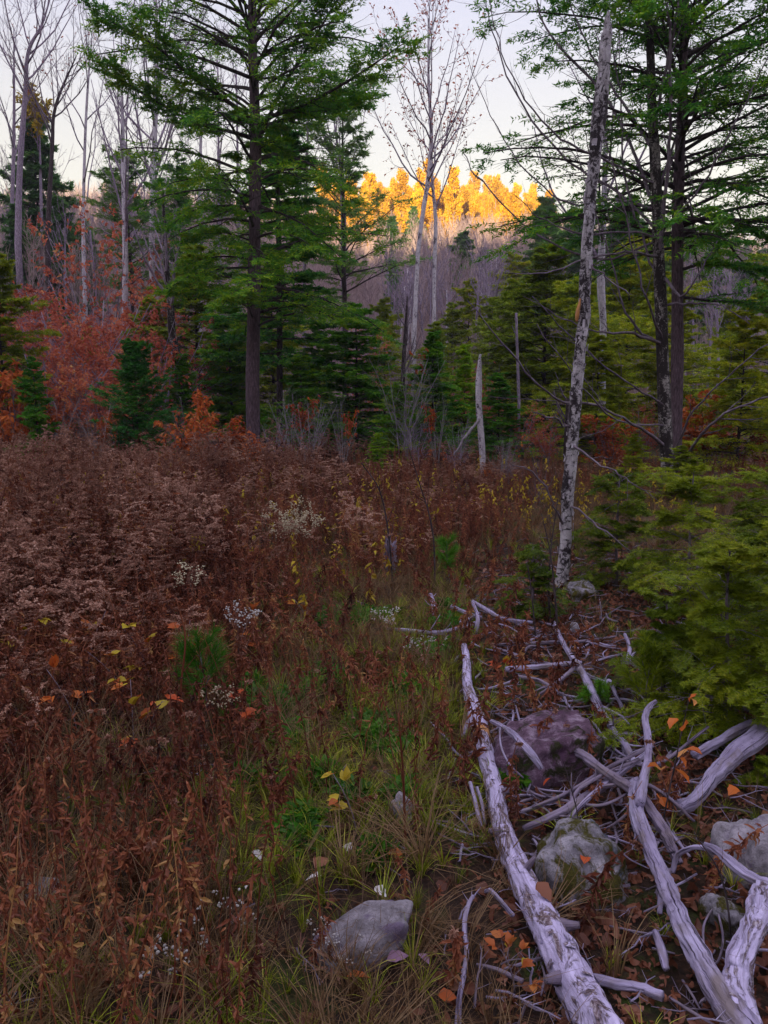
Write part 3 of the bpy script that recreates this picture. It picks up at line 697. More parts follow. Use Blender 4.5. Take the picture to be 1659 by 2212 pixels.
CP = {
 'mid': conifer_proto(11, 6.0, 2.3, 105, 11, 8, 5, 0.085, 0.040, 'needle_mid', dr=-0.1, L3f=0.5),
 'mid2': conifer_proto(12, 6.0, 2.1, 105, 11, 8, 5, 0.085, 0.040, 'needle_mid', dr=-0.1, L3f=0.5),
 'deep': conifer_proto(13, 4.0, 1.8, 120, 11, 7, 5, 0.060, 0.024, 'needle_deep', dr=0.08, el=0.3),
 'olive': conifer_proto(14, 9.0, 3.9, 110, 12, 8, 5, 0.12, 0.056, 'needle_olive', dr=-0.12, L3f=0.5),
 'olive2': conifer_proto(15, 9.0, 3.6, 100, 12, 8, 5, 0.12, 0.056, 'needle_olive', t0=0.10, shape='x', dr=-0.12, L3f=0.5),
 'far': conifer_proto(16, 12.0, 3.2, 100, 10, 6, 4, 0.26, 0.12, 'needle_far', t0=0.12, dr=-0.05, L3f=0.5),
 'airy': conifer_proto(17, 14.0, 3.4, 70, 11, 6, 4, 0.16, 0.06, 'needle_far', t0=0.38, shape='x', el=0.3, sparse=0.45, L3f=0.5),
}
used = {}
def conifer(kind, px, top, d, label, wide=1.0, name='conifer_tree', rz=None, group=None, needle=None, base_py=None):
    """a conifer whose tip is seen at (px, top), d metres away"""
    tm, cm, h0 = CP[kind]
    b = on_ground(px, d); z1 = W(px, top, d)[2]; s = max(0.1, (z1 - b[2]) / h0)
    rz = rz if rz is not None else (px * 0.37 + d) % 6.28
    t = thing(name, label, 'tree', (b[0], b[1], b[2] - 0.05), rz, (s * wide, s * wide, s), group)
    obj('trunk', tm, t); obj('crown', cm, t)
    return t
conifer('mid', 770, 650, 22, 'bushy bright green hemlock filling the gap beyond the tall hemlock trunk', 1.25, 'young_hemlock')
conifer('mid2', 690, 690, 24, 'green hemlock tucked between the slim dark trunk and the bushy bright one', 1.2, 'young_hemlock')
conifer('mid2', 935, 710, 20, 'dark green young conifer with a pointed tip beside the short white snag', 1.0, 'young_hemlock')
conifer('mid', 1005, 740, 21.5, 'narrow green young conifer right behind the white birch snag', 0.8, 'young_hemlock')
conifer('deep', 292, 735, 16.5, 'blue green bushy young spruce rising from the brown weeds near the tall hemlock', 1.05, 'young_spruce')
conifer('olive', 10, 535, 19, 'yellow green conifer cut by the edge of the picture above the bank', 0.9)
conifer('mid', 75, 765, 16, 'small light green conifer behind the grey stump in the weeds', 0.7, 'young_pine')
conifer('olive', 1175, 520, 27, 'large olive green hemlock filling the space before the snapped birch', 1.15)
conifer('olive2', 1250, 600, 24, 'olive hemlock partly hidden behind the snapped birch trunk', 0.85)
conifer('olive2', 1350, 540, 28, 'olive green hemlock seen between the snapped birch and the pair of trunks', 1.1)
conifer('olive', 1602, 640, 17, 'olive hemlock with a dark stem on the far side of the pair of trunks', 0.9)
conifer('olive2', 1670, 560, 21, 'olive conifer at the edge of the picture behind the dark stemmed hemlock', 0.9)
conifer('mid2', 815, 930, 15.5, 'low green conifer seedling in front of the bushy bright hemlock', 1.3, 'young_hemlock')
conifer('olive', 1480, 960, 11.5, 'low olive hemlock sapling at the foot of the pair of trunks', 1.5, 'young_hemlock')
conifer('olive', 1375, 930, 13.5, 'olive sapling among copper bushes just before the pair of trunks', 1.0, 'young_hemlock')
conifer('olive', 430, 520, 27, 'olive green hemlock showing through behind the lower boughs of the tall hemlock', 1.1)
conifer('mid', 500, 640, 25, 'green hemlock behind the clean lower trunk of the tall hemlock', 1.1, 'young_hemlock')
conifer('mid', 395, 760, 21, 'young green hemlock beside the crooked dark birch on the bank', 1.0, 'young_hemlock')
conifer('airy', 290, 330, 34, 'dark airy hemlock standing on the bank before the white birches', 1.1)
conifer('airy', 400, 350, 31, 'dark spreading hemlock between the white birches and the tall hemlock', 1.1)
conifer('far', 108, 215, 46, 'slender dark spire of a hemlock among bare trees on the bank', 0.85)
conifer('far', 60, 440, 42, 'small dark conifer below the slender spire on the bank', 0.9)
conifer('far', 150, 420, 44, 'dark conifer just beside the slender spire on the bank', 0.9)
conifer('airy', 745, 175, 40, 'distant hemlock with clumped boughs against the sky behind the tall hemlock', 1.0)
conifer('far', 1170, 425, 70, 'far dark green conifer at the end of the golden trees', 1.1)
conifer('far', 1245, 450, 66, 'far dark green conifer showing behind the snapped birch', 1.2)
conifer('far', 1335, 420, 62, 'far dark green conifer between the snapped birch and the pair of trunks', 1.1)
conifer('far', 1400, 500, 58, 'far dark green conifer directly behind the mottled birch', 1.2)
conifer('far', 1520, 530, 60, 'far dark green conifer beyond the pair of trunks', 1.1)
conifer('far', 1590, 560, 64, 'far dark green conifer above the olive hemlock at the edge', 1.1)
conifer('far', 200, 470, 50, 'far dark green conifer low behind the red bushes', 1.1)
conifer('far', 850, 560, 75, 'far dark conifer on the slope beside the twin bare birches', 0.8)
conifer('olive', 940, 690, 32, 'olive conifer below the twin bare birches', 0.9)
conifer('olive', 590, 560, 29, 'green hemlock deep behind the slim dark trunk', 1.1)
conifer('olive', 200, 700, 24, 'green conifer in shade below the dull red beech', 0.9)
conifer('mid2', 130, 640, 30, 'deep green conifer on the bank behind the dull red beech', 1.1)

conifer('olive', 1110, 600, 34, 'olive hemlock peering over the thin upright dead pole', 1.1)
conifer('mid', 1080, 800, 19, 'low bright hemlock between the white snag and the thin dead pole', 1.3, 'young_hemlock')
conifer('mid2', 650, 760, 20.5, 'bushy green hemlock just behind the pale stemmed beech', 1.3, 'young_hemlock')
conifer('mid', 860, 820, 19.5, 'small bushy hemlock at the foot of the twin bare birches', 1.2, 'young_hemlock')
conifer('olive', 330, 640, 26, 'yellow green hemlock behind the blue green spruce', 1.0)
conifer('olive2', 1450, 620, 24, 'olive hemlock seen in the gap just behind the pair of trunks', 1.0)
conifer('olive', 1290, 720, 19, 'lower olive hemlock whose boughs cross behind the snapped birch', 1.2)
for px, top, d, lab in [(1010, 600, 48, 'distant olive hemlock on the slope beneath the golden trees, tallest of three'), (1060, 640, 42, 'distant olive hemlock above the white birch snag'), (975, 650, 45, 'distant olive hemlock between the twin birches and the snag'),
                        (830, 640, 40, 'distant olive hemlock at the outer boughs of the tall hemlock'), (1100, 540, 50, 'distant olive hemlock showing over the thin dead pole'), (1560, 640, 38, 'distant olive hemlock in the thin grey trees beyond the pair of trunks')]:
    conifer('olive', px, top, d, lab, 0.8)
# sunlight on the top of the spire tree's neighbour is put into yellow leaf colour
def bare(label, px, base_py, d, top, w0, w1=None, mid=(), bark='grey_bark', seed=1, nl1=13, t0=0.35, L1=None, ang=0.6, leaf=None, nleaf=0, group=None, name='bare_tree', up=0.45, leaf_sz=0.12, nl2=6, nl3=4):
    rng = np.random.default_rng(seed)
    tx, ty = top
    b = on_ground(px, d)
    pts = [(px, base_py, d, w0)] + [(x, y, d, w) for x, y, w in mid] + [(tx, ty, d, w1 or 2)]
    P, Rr = path_of(pts, 6)
    P[0, 2] = min(P[0, 2], b[2] - 0.1)
    h = P[-1, 2] - P[0, 2]
    g, P2, P3 = bare_geo(rng, P, Rr, 0, nl1, t0, L1 or 0.30 * h, ang, up, nl2, nl3, twig_r=0.00028 * d)
    parts = [('trunk', g, [M[bark], M['grey_bark'] if bark != 'dark_bark' else M['twig']])]
    if leaf:
        f = Geo(); pick = P3[rng.choice(len(P3), min(nleaf, len(P3)), replace=False)]
        for _ in range(2):
            B, T = at(pick, rng.uniform(0.3, 1, (len(pick), 1)))
            leaves(f, rng, B, T, leaf_sz, leaf_sz * 0.5, droop=0.5, jit=0.6)
        parts.append(('foliage', f, [M[leaf]]))
    return tree_thing(name, label, 'tree', b, parts, group)
bare('tall bare tree with a forked top at the left end of the bank', 38, 560, 40, (118, -40), 15, 2, [(42, 380, 13), (55, 200, 10), (62, 110, 8), (92, 50, 5)], seed=21, up=0.5)
bare('second bare tree close beside the tall forked one', 22, 560, 43, (30, 60), 9, 2, [(30, 300, 7)], seed=22, nl1=10)
bare('bare dark tree leaning across the slender hemlock spire', 100, 560, 39, (165, 120), 12, 2, [(112, 330, 9), (120, 230, 7)], seed=23, bark='dark_bark', leaf='rose', nleaf=60)
bare('slim white birch below the spire with a pole-like stem', 183, 650, 38, (200, 60), 10, 2, [(180, 480, 8), (186, 250, 6)], seed=24, bark='birch_far', nl1=9)
bare('bare tree beside the spire, its sunlit top painted with yellow leaves', 92, 560, 45, (84, 235), 8, 2, [(88, 400, 6)], seed=25, leaf='yellow', nleaf=420, leaf_sz=0.30, L1=2.0, nl1=12, t0=0.7, ang=0.5)  # yellow leaf colour stands in for sun reaching this crown
bare('white birch whose stem shows between the dull red bushes', 270, 700, 32, (262, 130), 15, 3, [(271, 560, 12), (266, 330, 10)], seed=26, bark='birch_far')
bare('white birch with spreading grey limbs against the sky', 330, 680, 32, (336, -60), 15, 4, [(328, 500, 12), (334, 300, 11), (338, 150, 9)], seed=27, bark='birch_far', nl1=16)
bare('leaning pale tree crossing the spreading birch', 352, 600, 33, (285, 180), 10, 2, [(345, 450, 8), (310, 330, 6)], seed=28, nl1=10)
bare('crooked dark birch with white patches beside the blue green spruce', 392, 900, 22, (352, 420), 22, 5, [(388, 800, 18), (372, 720, 17), (368, 650, 16), (358, 560, 12)], seed=29, bark='birch_dark', t0=0.5, nl1=9, L1=1.6)
bare('thin pale birch behind the lower boughs of the tall hemlock', 432, 760, 34, (438, 120), 10, 3, [(430, 500, 9)], seed=30, bark='birch_far', nl1=9)
bare('pale bare tree between thin birches behind the tall hemlock crown', 476, 700, 38, (470, 130), 9, 3, [], seed=31, nl1=9)
bare('pale bare tree hard against the tall hemlock trunk', 520, 700, 38, (510, 150), 9, 3, [], seed=32, nl1=9)
bare('slender bare tree with its fork hidden in hemlock needles', 655, 700, 40, (668, 160), 9, 3, [], seed=33, nl1=9)
bare('distant tree splitting into two stems behind the clumped hemlock boughs', 742, 480, 44, (720, 250), 12, 3, [(740, 430, 11), (738, 380, 8)], seed=34, nl1=10, t0=0.3)
t = bare('taller of the twin birches with lilac leaf remnants in an open crown', 893, 760, 34, (925, 40), 10, 2, [(900, 600, 9), (908, 500, 9), (924, 390, 9), (932, 300, 8), (926, 180, 6)], seed=35, bark='birch_far', nl1=18, t0=0.42, L1=4.2, ang=0.75, leaf='rose', nleaf=420, leaf_sz=0.13, up=0.35)
bare('shorter of the twin birches growing close beside the taller', 938, 740, 35, (930, 250), 9, 4, [(938, 600, 8), (941, 480, 8), (934, 390, 6)], seed=36, bark='birch_far', nl1=8, t0=0.55, leaf='rose', nleaf=160, leaf_sz=0.13)
bare('dark thin crooked stem standing before the twin birches', 868, 900, 26, (880, 640), 11, 3, [(872, 780, 9)], seed=37, bark='dark_bark', nl1=8, t0=0.2, L1=1.0)
bare('white birch stem half hidden behind the snapped birch', 1301, 960, 20, (1312, 60), 17, 4, [(1300, 800, 16), (1303, 700, 15), (1298, 600, 17), (1306, 400, 13)], seed=38, bark='birch_far', nl1=8, t0=0.6)
bare('thin upright dead pole standing in front of the large olive hemlock', 1122, 900, 22, (1115, 676), 7, 5, [], seed=39, bark='grey_bark', nl1=3, L1=0.3, t0=0.6)
bare('short dark stem close beside the snapped birch', 1222, 1010, 18, (1228, 860), 15, 9, [], seed=40, bark='dark_bark', nl1=5, t0=0.4, L1=0.8)
k = 0
rr = np.random.default_rng(77)
for i in range(26):
    px = rr.uniform(845, 1100); d = rr.uniform(42, 72)
    bare('one of the slender bare grey trees on the slope below the golden hilltop', px, 760, d, (px + rr.uniform(-15, 15), rr.uniform(540, 640)), 240 / d, 1.5, [], seed=100 + i, bark='birch_far' if i % 3 == 0 else 'grey_bark', nl1=9, t0=0.3, group='slender bare trees below the golden hilltop', nl3=3, nl2=5)
for i in range(14):
    px = rr.uniform(1470, 1660); d = rr.uniform(32, 55)
    bare('one of the thin grey trees seen beyond the pair of trunks', px, 820, d, (px + rr.uniform(-15, 15), rr.uniform(560, 680)), 230 / d, 1.5, [], seed=150 + i, nl1=9, t0=0.3, group='thin grey trees beyond the pair of trunks', nl3=3, nl2=5)
for i in range(16):
    px = rr.uniform(-30, 400); d = rr.uniform(36, 60)
    bare('one of the bare trees crowding the bank behind the red bushes', px, 640, d, (px + rr.uniform(-25, 25), rr.uniform(230, 520)), 260 / d, 1.5, [], seed=180 + i, nl1=10, t0=0.3, group='bare trees crowding the bank', nl3=3, nl2=5)

# dead snags
def snag(label, pts, mat, seed, extra=(), name='dead_snag'):
    rng = np.random.default_rng(seed); P, Rr = path_of(pts, 6); g = Geo(); tubes(g, P, Rr, 12, 0, rng, 0.1); br = Geo()
    for e in extra: dead_branch(br, rng, e, 3, 0.2)
    b = on_ground(pts[0][0], pts[0][2])
    return tree_thing(name, label, 'snag', b, [('trunk', g, [M[mat]]), ('branches', br, [M['pale_twig']])])
D = 15.5
snag('short broken white birch snag with one drooping side branch', [(1045, 1060, D, 14), (1043, 1000, D, 13), (1036, 900, D, 14), (1034, 840, D, 14), (1036, 780, D, 8), (1038, 765, D, 4)], 'birch_far', 51,
     [[(1037, 905, D, 7), (1020, 925, D - .2, 6), (1000, 950, D - .4, 5), (980, 985, D - .5, 3)]])

# ------------------------------------------------------------------ the wooded hill: a mass of bare crowns, golden trees along its top
rng = np.random.default_rng(61)
hp = []
for i in range(5):
    P = std_path(9.0, 0.03, rng); Rr = 0.10 * (1 - 0.85 * np.linspace(0, 1, len(P)))
    g = Geo(); tubes(g, P, Rr, 4, 0)
    P1, R1, L = grow(rng, P[None], Rr[None], 16, 0.25, 0.98, 0.6, 2.6, up=0.6, K=4, wig=0.12, rf=0.5, rmin=0.03); tubes(g, P1, R1, 3, 0)
    P2, R2, L2 = grow(rng, P1, R1, 6, 0.2, 1.0, 0.6, L * 0.5, up=0.3, K=3, wig=0.1, rf=0.6, rmin=0.022); tubes(g, P2, R2, 3, 0)
    P3, R3, L3 = grow(rng, P2, R2, 3, 0.2, 1.0, 0.6, L2 * 0.5, up=0.2, K=2, wig=0.1, rf=0.7, rmin=0.018); tubes(g, P3, R3, 3, 0)
    hp.append(proto('hill_tree', g, [M['hillwood']]))
N = 5500
y = 62 + 190 * rng.uniform(0, 1, N) ** 0.8; x = rng.uniform(-0.62, 0.62, N) * (y + 20)
pts = on(x, y); rot, s = spread(rng, pts, 0.65, 1.15, 0.05)
scatter('far_woods', pts, rot, s, hp)
N = 700
y = 40 + 30 * rng.uniform(0, 1, N); x = rng.uniform(-0.62, 0.62, N) * (y + 10)
pts = on(x, y); rot, s = spread(rng, pts, 0.3, 0.6, 0.08)
scatter('bare_thicket', pts, rot, s, hp[:3])
# dark conifers scattered in it
N = 520
y = 80 + 160 * rng.uniform(0, 1, N); x = rng.uniform(-0.6, 0.6, N) * y
keep = (rng.uniform(0, 1, N) < np.where(x > 32, 1.0, 0.10)); x = x[keep]; y = y[keep]
pts = on(x, y); rot, s = spread(rng, pts, 0.7, 1.1, 0.03)
fo = []
for i in range(2):
    tm, cm, h0 = CP['far']; o_ = bpy.data.objects.new('far_conifer', cm); fo.append(o_)
scatter('far_conifers', pts, rot, s, fo[:1])

def gold_mesh(seed, h=11):
    rng = np.random.default_rng(seed); P = std_path(h, 0.02, rng); Rr = 0.13 * (1 - 0.9 * np.linspace(0, 1, len(P)))
    g = Geo(); tubes(g, P, Rr, 5, 0)
    P1, R1, L = grow(rng, P[None], Rr[None], 26, 0.2, 0.99, 0.85, 3.0, up=0.2, K=4, wig=0.12, rf=0.5, rmin=0.03, fall=0.75); tubes(g, P1, R1, 3, 0)
    P2, R2, L2 = grow(rng, P1, R1, 9, 0.2, 1.0, 0.7, L * 0.4, up=0.1, K=3, rf=0.6, rmin=0.02); tubes(g, P2, R2, 3, 0)
    f = Geo()
    for _ in range(9):
        B, T = at(P2, rng.uniform(0.1, 1, (len(P2), 3))); leaves(f, rng, B + rng.normal(0, 0.16, B.shape), T, 0.30, 0.20, jit=0.8)
    return g.mesh('golden_trunk', [M['grey_bark']]), f.mesh('golden_foliage', [M['gold']])
gm = [gold_mesh(s) for s in (71, 72, 73)]
rng = np.random.default_rng(74)
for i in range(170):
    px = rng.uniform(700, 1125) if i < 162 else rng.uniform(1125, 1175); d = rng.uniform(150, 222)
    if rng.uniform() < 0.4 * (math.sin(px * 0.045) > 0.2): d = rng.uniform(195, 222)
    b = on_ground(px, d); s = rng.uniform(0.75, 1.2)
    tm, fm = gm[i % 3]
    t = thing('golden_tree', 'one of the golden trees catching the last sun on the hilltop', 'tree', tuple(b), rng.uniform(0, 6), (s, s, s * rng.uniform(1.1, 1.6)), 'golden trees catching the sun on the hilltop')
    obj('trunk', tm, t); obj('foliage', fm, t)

# ------------------------------------------------------------------ beech and other leafy bushes at the field's edge
def bush_mesh(seed, h=2.0, w=0.9, nst=7, leafm='copper', nl=650, ll=0.085, lw=0.036, barkm='twig', droop=0.9, nl2=9):
    rng = np.random.default_rng(seed); g, f = Geo(), Geo()
    a = rng.uniform(0, 6.28, nst); s = np.linspace(0, 1, 7)
    H = h * rng.uniform(0.6, 1.0, nst); sp = w * rng.uniform(0.15, 0.8, nst)
    P = np.zeros((nst, 7, 3)); P[:, :, 2] = H[:, None] * s
    P[:, :, 0] = np.cos(a)[:, None] * (0.06 + sp[:, None] * s ** 1.4); P[:, :, 1] = np.sin(a)[:, None] * (0.06 + sp[:, None] * s ** 1.4)
    wv = np.cumsum(rng.normal(0, 0.02, P.shape), 1) * h; wv[:, 0] = 0; P += wv * 0.5
    Rr = (0.006 * h) * (1 - 0.75 * s)[None] * np.ones((nst, 1)); tubes(g, P, Rr, 5, 0)
    P1, R1, L1 = grow(rng, P, Rr, 12, 0.12, 1.0, 0.8, H * 0.38, up=0.15, K=5, wig=0.12, rf=0.5, rmin=0.002); tubes(g, P1, R1, 3, 0)
    P2, R2, L2 = grow(rng, P1, R1, nl2, 0.15, 1.0, 0.75, L1 * 0.42, up=0.0, K=3, wig=0.12, rf=0.5, rmin=0.0014); tubes(g, P2, R2, 3, 0)
    ctr = P2[:, 1]
    key = np.sin(ctr[:, 0] * 5 / w + seed) + np.sin(ctr[:, 2] * 5 / h + 2 * seed) + np.sin(ctr[:, 1] * 4 / w) + rng.normal(0, 0.5, len(ctr))
    pick = P2[np.argsort(-key)[:max(1, nl // 4)]]
    B, T = at(pick, rng.uniform(0.25, 1, (len(pick), 4))); leaves(f, rng, B, T, ll, lw, droop=droop, jit=0.45)
    return g.mesh('bush_stems', [M[barkm]]), f.mesh('bush_leaves', [M[leafm]]), h
BM = {
 'copper': [bush_mesh(201, 2.0, 1.0, 8, 'copper', 1500, 0.13, 0.055), bush_mesh(202, 1.8, 1.1, 8, 'copper', 1300, 0.13, 0.055)],
 'copper_thin': [bush_mesh(203, 2.2, 1.0, 7, 'copper', 260, 0.12, 0.05, 'pale_twig')],
 'rose': [bush_mesh(204, 3.6, 2.2, 9, 'rose', 3000, 0.095, 0.045, 'grey_bark'), bush_mesh(205, 3.4, 2.3, 9, 'rose', 2600, 0.095, 0.045, 'grey_bark')],
 'bare': [bush_mesh(206, 2.2, 1.2, 9, 'copper', 40, 0.10, 0.04, 'pale_twig'), bush_mesh(207, 2.4, 1.1, 8, 'copper', 24, 0.10, 0.04, 'grey_bark')],
 'yellow': [bush_mesh(208, 1.0, 0.6, 6, 'yellow', 90, 0.085, 0.06)],
 'orange': [bush_mesh(209, 0.9, 0.5, 5, 'orange', 60, 0.09, 0.06)],
}
def bush(kind, i, px, top, d, label, wide=1.0, name='beech_bush', cat='bush', group=None):
    sm, lm, h0 = BM[kind][i % len(BM[kind])]
    b = on_ground(px, d); s = max(0.15, (W(px, top, d)[2] - b[2]) / h0)
    t = thing(name, label, cat, (b[0], b[1], b[2] - 0.03), (px * 1.3 + d) % 6.28, (s * wide, s * wide, s), group)
    obj('stems', sm, t); obj('foliage', lm, t, kind='stuff')
    return t
bush('copper', 0, 408, 852, 15.5, 'fiery copper beech bush before the tall hemlock, fullest of the copper bushes')
bush('copper', 1, 490, 905, 15.0, 'low copper beech bush at the foot of the tall hemlock trunk', 1.2)
bush('copper', 0, 545, 935, 14.8, 'small copper beech bush that hides the base of the tall hemlock', 1.1)
bush('copper_thin', 0, 628, 838, 16.5, 'pale stemmed beech with a cap of copper leaves beside the tall hemlock trunk')
bush('copper_thin', 0, 740, 860, 15.5, 'sparse copper leaved shrub before the bushy bright green hemlock', 0.6)
bush('copper_thin', 0, 945, 850, 16.5, 'sparse copper leaved shrub in front of the pointed dark green conifer', 0.6)
bush('bare', 0, 665, 860, 15.8, 'tangle of bare pale twigs beside the pale stemmed beech')
bush('bare', 1, 590, 900, 15.6, 'bare grey twigs tangled against the foot of the tall hemlock', 1.1)
bush('bare', 0, 870, 760, 19, 'bare twiggy shrub between the two bright green conifers', 1.0)
bush('bare', 1, 900, 900, 16, 'low bare shrub before the dark thin crooked stem', 1.2)
bush('bare', 1, 990, 900, 15, 'bare twigs beside the white birch snag', 1.0)
bush('bare', 0, 1090, 940, 14, 'bare brushwood between the white snag and the snapped birch', 1.3)
for (px, top, d, lab) in [(230, 560, 27, 'dull red beech tree spreading level boughs on the bank'), (130, 600, 29, 'dull red beech under the slender spire on the bank'),
                          (310, 640, 28, 'dull red beech between the white birch stems'), (60, 560, 31, 'dull red beech at the far end of the bank'),
                          (0, 520, 32, 'dull red beech cut by the picture edge on the bank'), (195, 640, 24, 'rusty beech in front of the level boughed one')]:
    bush('rose', px, px, top, d, lab, 1.1, 'beech_tree', 'tree')
for px, top, d, lab in [(170, 590, 22, 'dull red beech low on the bank in front of the white birch stems'), (290, 660, 21, 'rusty beech just above the blue green spruce'), (60, 640, 22, 'dull red beech low on the bank by the yellow green conifer'),
                        (345, 700, 23, 'rusty beech beside the crooked dark birch'), (110, 700, 19, 'rusty beech behind the pale jagged stump'), (230, 740, 19, 'rusty beech between the small light conifer and the spruce')]:
    bush('rose', px, px, top, d, lab, 1.2, 'beech_tree', 'tree')
bush('rose', 1, 240, 500, 31, 'tall dull red beech at the back of the bank', 0.9, 'beech_tree', 'tree')
bush('copper_thin', 0, 165, 780, 19, 'thin copper bush rising over the small light green conifer', 1.0)
bush('copper', 1, 20, 775, 18, 'copper beech bush at the picture edge below the yellow green conifer', 0.9)
bush('copper_thin', 0, 120, 850, 16.5, 'straggling copper shrub beside the grey stump', 1.1)
bush('copper_thin', 0, 205, 870, 15.5, 'straggling copper shrub hard against the blue green spruce', 1.1)
bush('rose', 0, 1060, 770, 24, 'rusty beech bush glowing behind the white birch snag', 0.7)
bush('rose', 1, 1130, 880, 19, 'dark red beech bush before the large olive hemlock', 1.2)
bush('rose', 0, 1190, 890, 18, 'dark red beech bush just behind the snapped birch', 1.0)
bush('copper', 1, 1330, 900, 17, 'red brown beech bush between the snapped birch and the pair of trunks', 1.4)
bush('rose', 1, 1390, 880, 19, 'red brown beech bush tucked behind the mottled birch', 1.0)
bush('copper', 0, 1520, 850, 18, 'bright copper beech bush right beyond the pair of trunks', 1.5)
bush('rose', 0, 1600, 900, 20, 'rusty beech bush under the olive hemlock with a dark stem', 1.0)
bush('copper', 1, 1650, 930, 17, 'rusty low beech bush at the picture edge', 1.2)
bush('rose', 1, 800, 720, 30, 'small red leaved shrub glimpsed between the bright hemlocks', 0.5)
bush('rose', 0, 990, 760, 30, 'small red leaved shrub glimpsed beyond the pointed conifer', 0.5)
rng = np.random.default_rng(88)
spots = [(120, 1000, 11, 'yellow', 'a patch of the brown weeds near the grey stump'), (250, 1010, 12, 'yellow', 'weeds before the blue green spruce'), (330, 985, 12.5, 'yellow', 'a gap left of the copper bush'),
         (230, 1110, 8.5, 'yellow', 'the middle of the weeds'), (430, 1090, 9, 'orange', 'weeds below the copper bush'), (760, 1130, 8.2, 'yellow', 'weeds above the bare slate stump'),
         (790, 1080, 9.2, 'orange', 'weeds between the cream flowers and the green seedling'), (1010, 1010, 12, 'yellow', 'the ground at the foot of the white snag'), (1060, 1000, 12.5, 'orange', 'weeds before the white snag'),
         (1110, 985, 12.5, 'yellow', 'the open ground beside the snapped birch'), (1170, 995, 11, 'yellow', 'weeds just short of the snapped birch'), (985, 1150, 8, 'orange', 'weeds by the little bright pine')]
for i, (px, top, d, kd, where) in enumerate(spots):
    bush(kd, 0, px, top, d, ('yellow' if kd == 'yellow' else 'orange') + ' leaved little shrub in ' + where, rng.uniform(0.7, 1.1), 'leafy_shrub', 'shrub')

SEEN = [(440, 3.55, 0.20), (968, 6.4, 0.2), (843, 6.6, 0.12), (635, 7.7, 0.5), (79, 12, 0.25), (505, 4.3, 0.12), (235, 3.6, 0.30), (470, 3.35, 0.12)]
def clear(p):
    ok = np.ones(len(p), bool)
    for px_, d_, hw in SEEN:
        x0 = (px_ - CX) / FOC; ok &= ~((np.abs(p[:, 0] - x0 * p[:, 1]) < hw) & (p[:, 1] > d_ - 1.1) & (p[:, 1] < d_ + 0.08))
    return ok
# ------------------------------------------------------------------ weeds of the field: withered goldenrod with seed plumes
def weed_geo(rng, h, plume, nleaf=60, curve=0.1, lm=0, ls=1.0):
    g = Geo(); s = np.linspace(0, 1, 7); a = rng.uniform(0, 6.28)
    P = np.stack([np.cos(a) * curve * h * s ** 2, np.sin(a) * curve * h * s ** 2, h * s], 1) + rng.normal(0, 0.006, (7, 3))
    Rr = 0.0035 * (1 - 0.6 * s); tubes(g, P, Rr, 3, 0)
    B, T = at(P[None], rng.uniform(0.08, 0.8, (1, nleaf))); q = rng.normal(0, 1, T.shape); q[..., 2] -= 0.8
    leaves(g, rng, B, q, 0.048 * ls, 0.013 * ls ** 1.8, lm, droop=0.3, fold=0.5)
    nb = int(9 * plume)
    if nb:
        P1, R1, L1 = grow(rng, P[None], Rr[None], nb, 0.72, 0.99, 0.9, 0.20 * h, up=-0.35, K=5, wig=0.1, rf=0.5, rmin=0.0012, fall=0.6)
        tubes(g, P1, R1, 3, 0)
        t = rng.uniform(0.12, 1, (len(P1), 40)); B, T = at(P1, t)
        D = rng.normal(0, 1, T.shape); D[..., 2] += 0.7
        leaves(g, rng, B, D, 0.017, 0.009, 1, jit=0.5)
    return g
rng = np.random.default_rng(301)
weeds = [proto('weed', weed_geo(rng, rng.uniform(0.75, 1.05), pl), [M['weed'], M['plume']]) for pl in (1.2, 1, 0.8, 0.5, 0.2, 0, 1.3, 0, 0, 0.3)]
N = 90000
x = rng.uniform(-14, 9, N); y = rng.uniform(2.1, 17.5, N)
px = CX + FOC * x / y
vis = (px > -260) & (px < 1850)
edge = np.interp(x, [-3, -1.5, -1.1, -0.9, -0.7, -0.3, 0.5, 1.0, 1.5, 2.2, 9], [2.2, 2.3, 2.6, 3.4, 4.3, 5.3, 6.3, 7.0, 7.8, 10.5, 12.0])
ok = vis & (y > edge + rng.normal(0, 0.25, N))
dens = np.where(y < edge + 0.7, 0.35, 0.75) * (0.75 + 0.35 * np.sin(1.7 * x + 1.1 * y) * np.sin(1.1 * x - 1.9 * y + 1)) * np.clip(9 / y, 0.6, 1.0)
dens = dens * np.where(x > 2.6, 0.5, 1)
ok &= rng.uniform(0, 1, N) < dens * 0.44
x, y = x[ok], y[ok]; ok = clear(on(x, y)) | (rng.uniform(0, 1, len(x)) < 0.12); x, y = x[ok], y[ok]
pts = on(x, y); rot, s = spread(rng, pts, 0.5, 1.0, 0.17)
hs = np.interp(x, [-6, -2, -0.5, 1.5, 4], [1.12, 1.0, 0.78, 0.66, 0.62]) * (0.85 + 0.25 * np.sin(0.9 * x + 0.6 * y) * np.sin(0.7 * y - x))
hs *= np.clip(0.55 + 0.45 * (y - np.interp(x, [-3, -1.5, -1.1, -0.9, -0.7, -0.3, 0.5, 1.0, 1.5, 2.2, 9], [2.2, 2.3, 2.6, 3.4, 4.3, 5.3, 6.3, 7.0, 7.8, 10.5, 12.0])) / 1.0, 0.5, 1.0)
s[:, 2] *= hs
drift = np.sin(1.3 * x + 0.5 * y + 1) * np.sin(0.8 * y - 0.9 * x) + 0.5 * np.sin(2.9 * x - 1.3 * y) + rng.normal(0, 0.45, len(x)) - np.interp(x, [-4, -0.8, 0.5, 3], [-0.45, 0.0, 0.75, 0.9])
pm = (drift > 0.42) | ((x < -0.30 * y + 0.35) & (y > 3.6) & (y < 8) & (drift > -0.35))
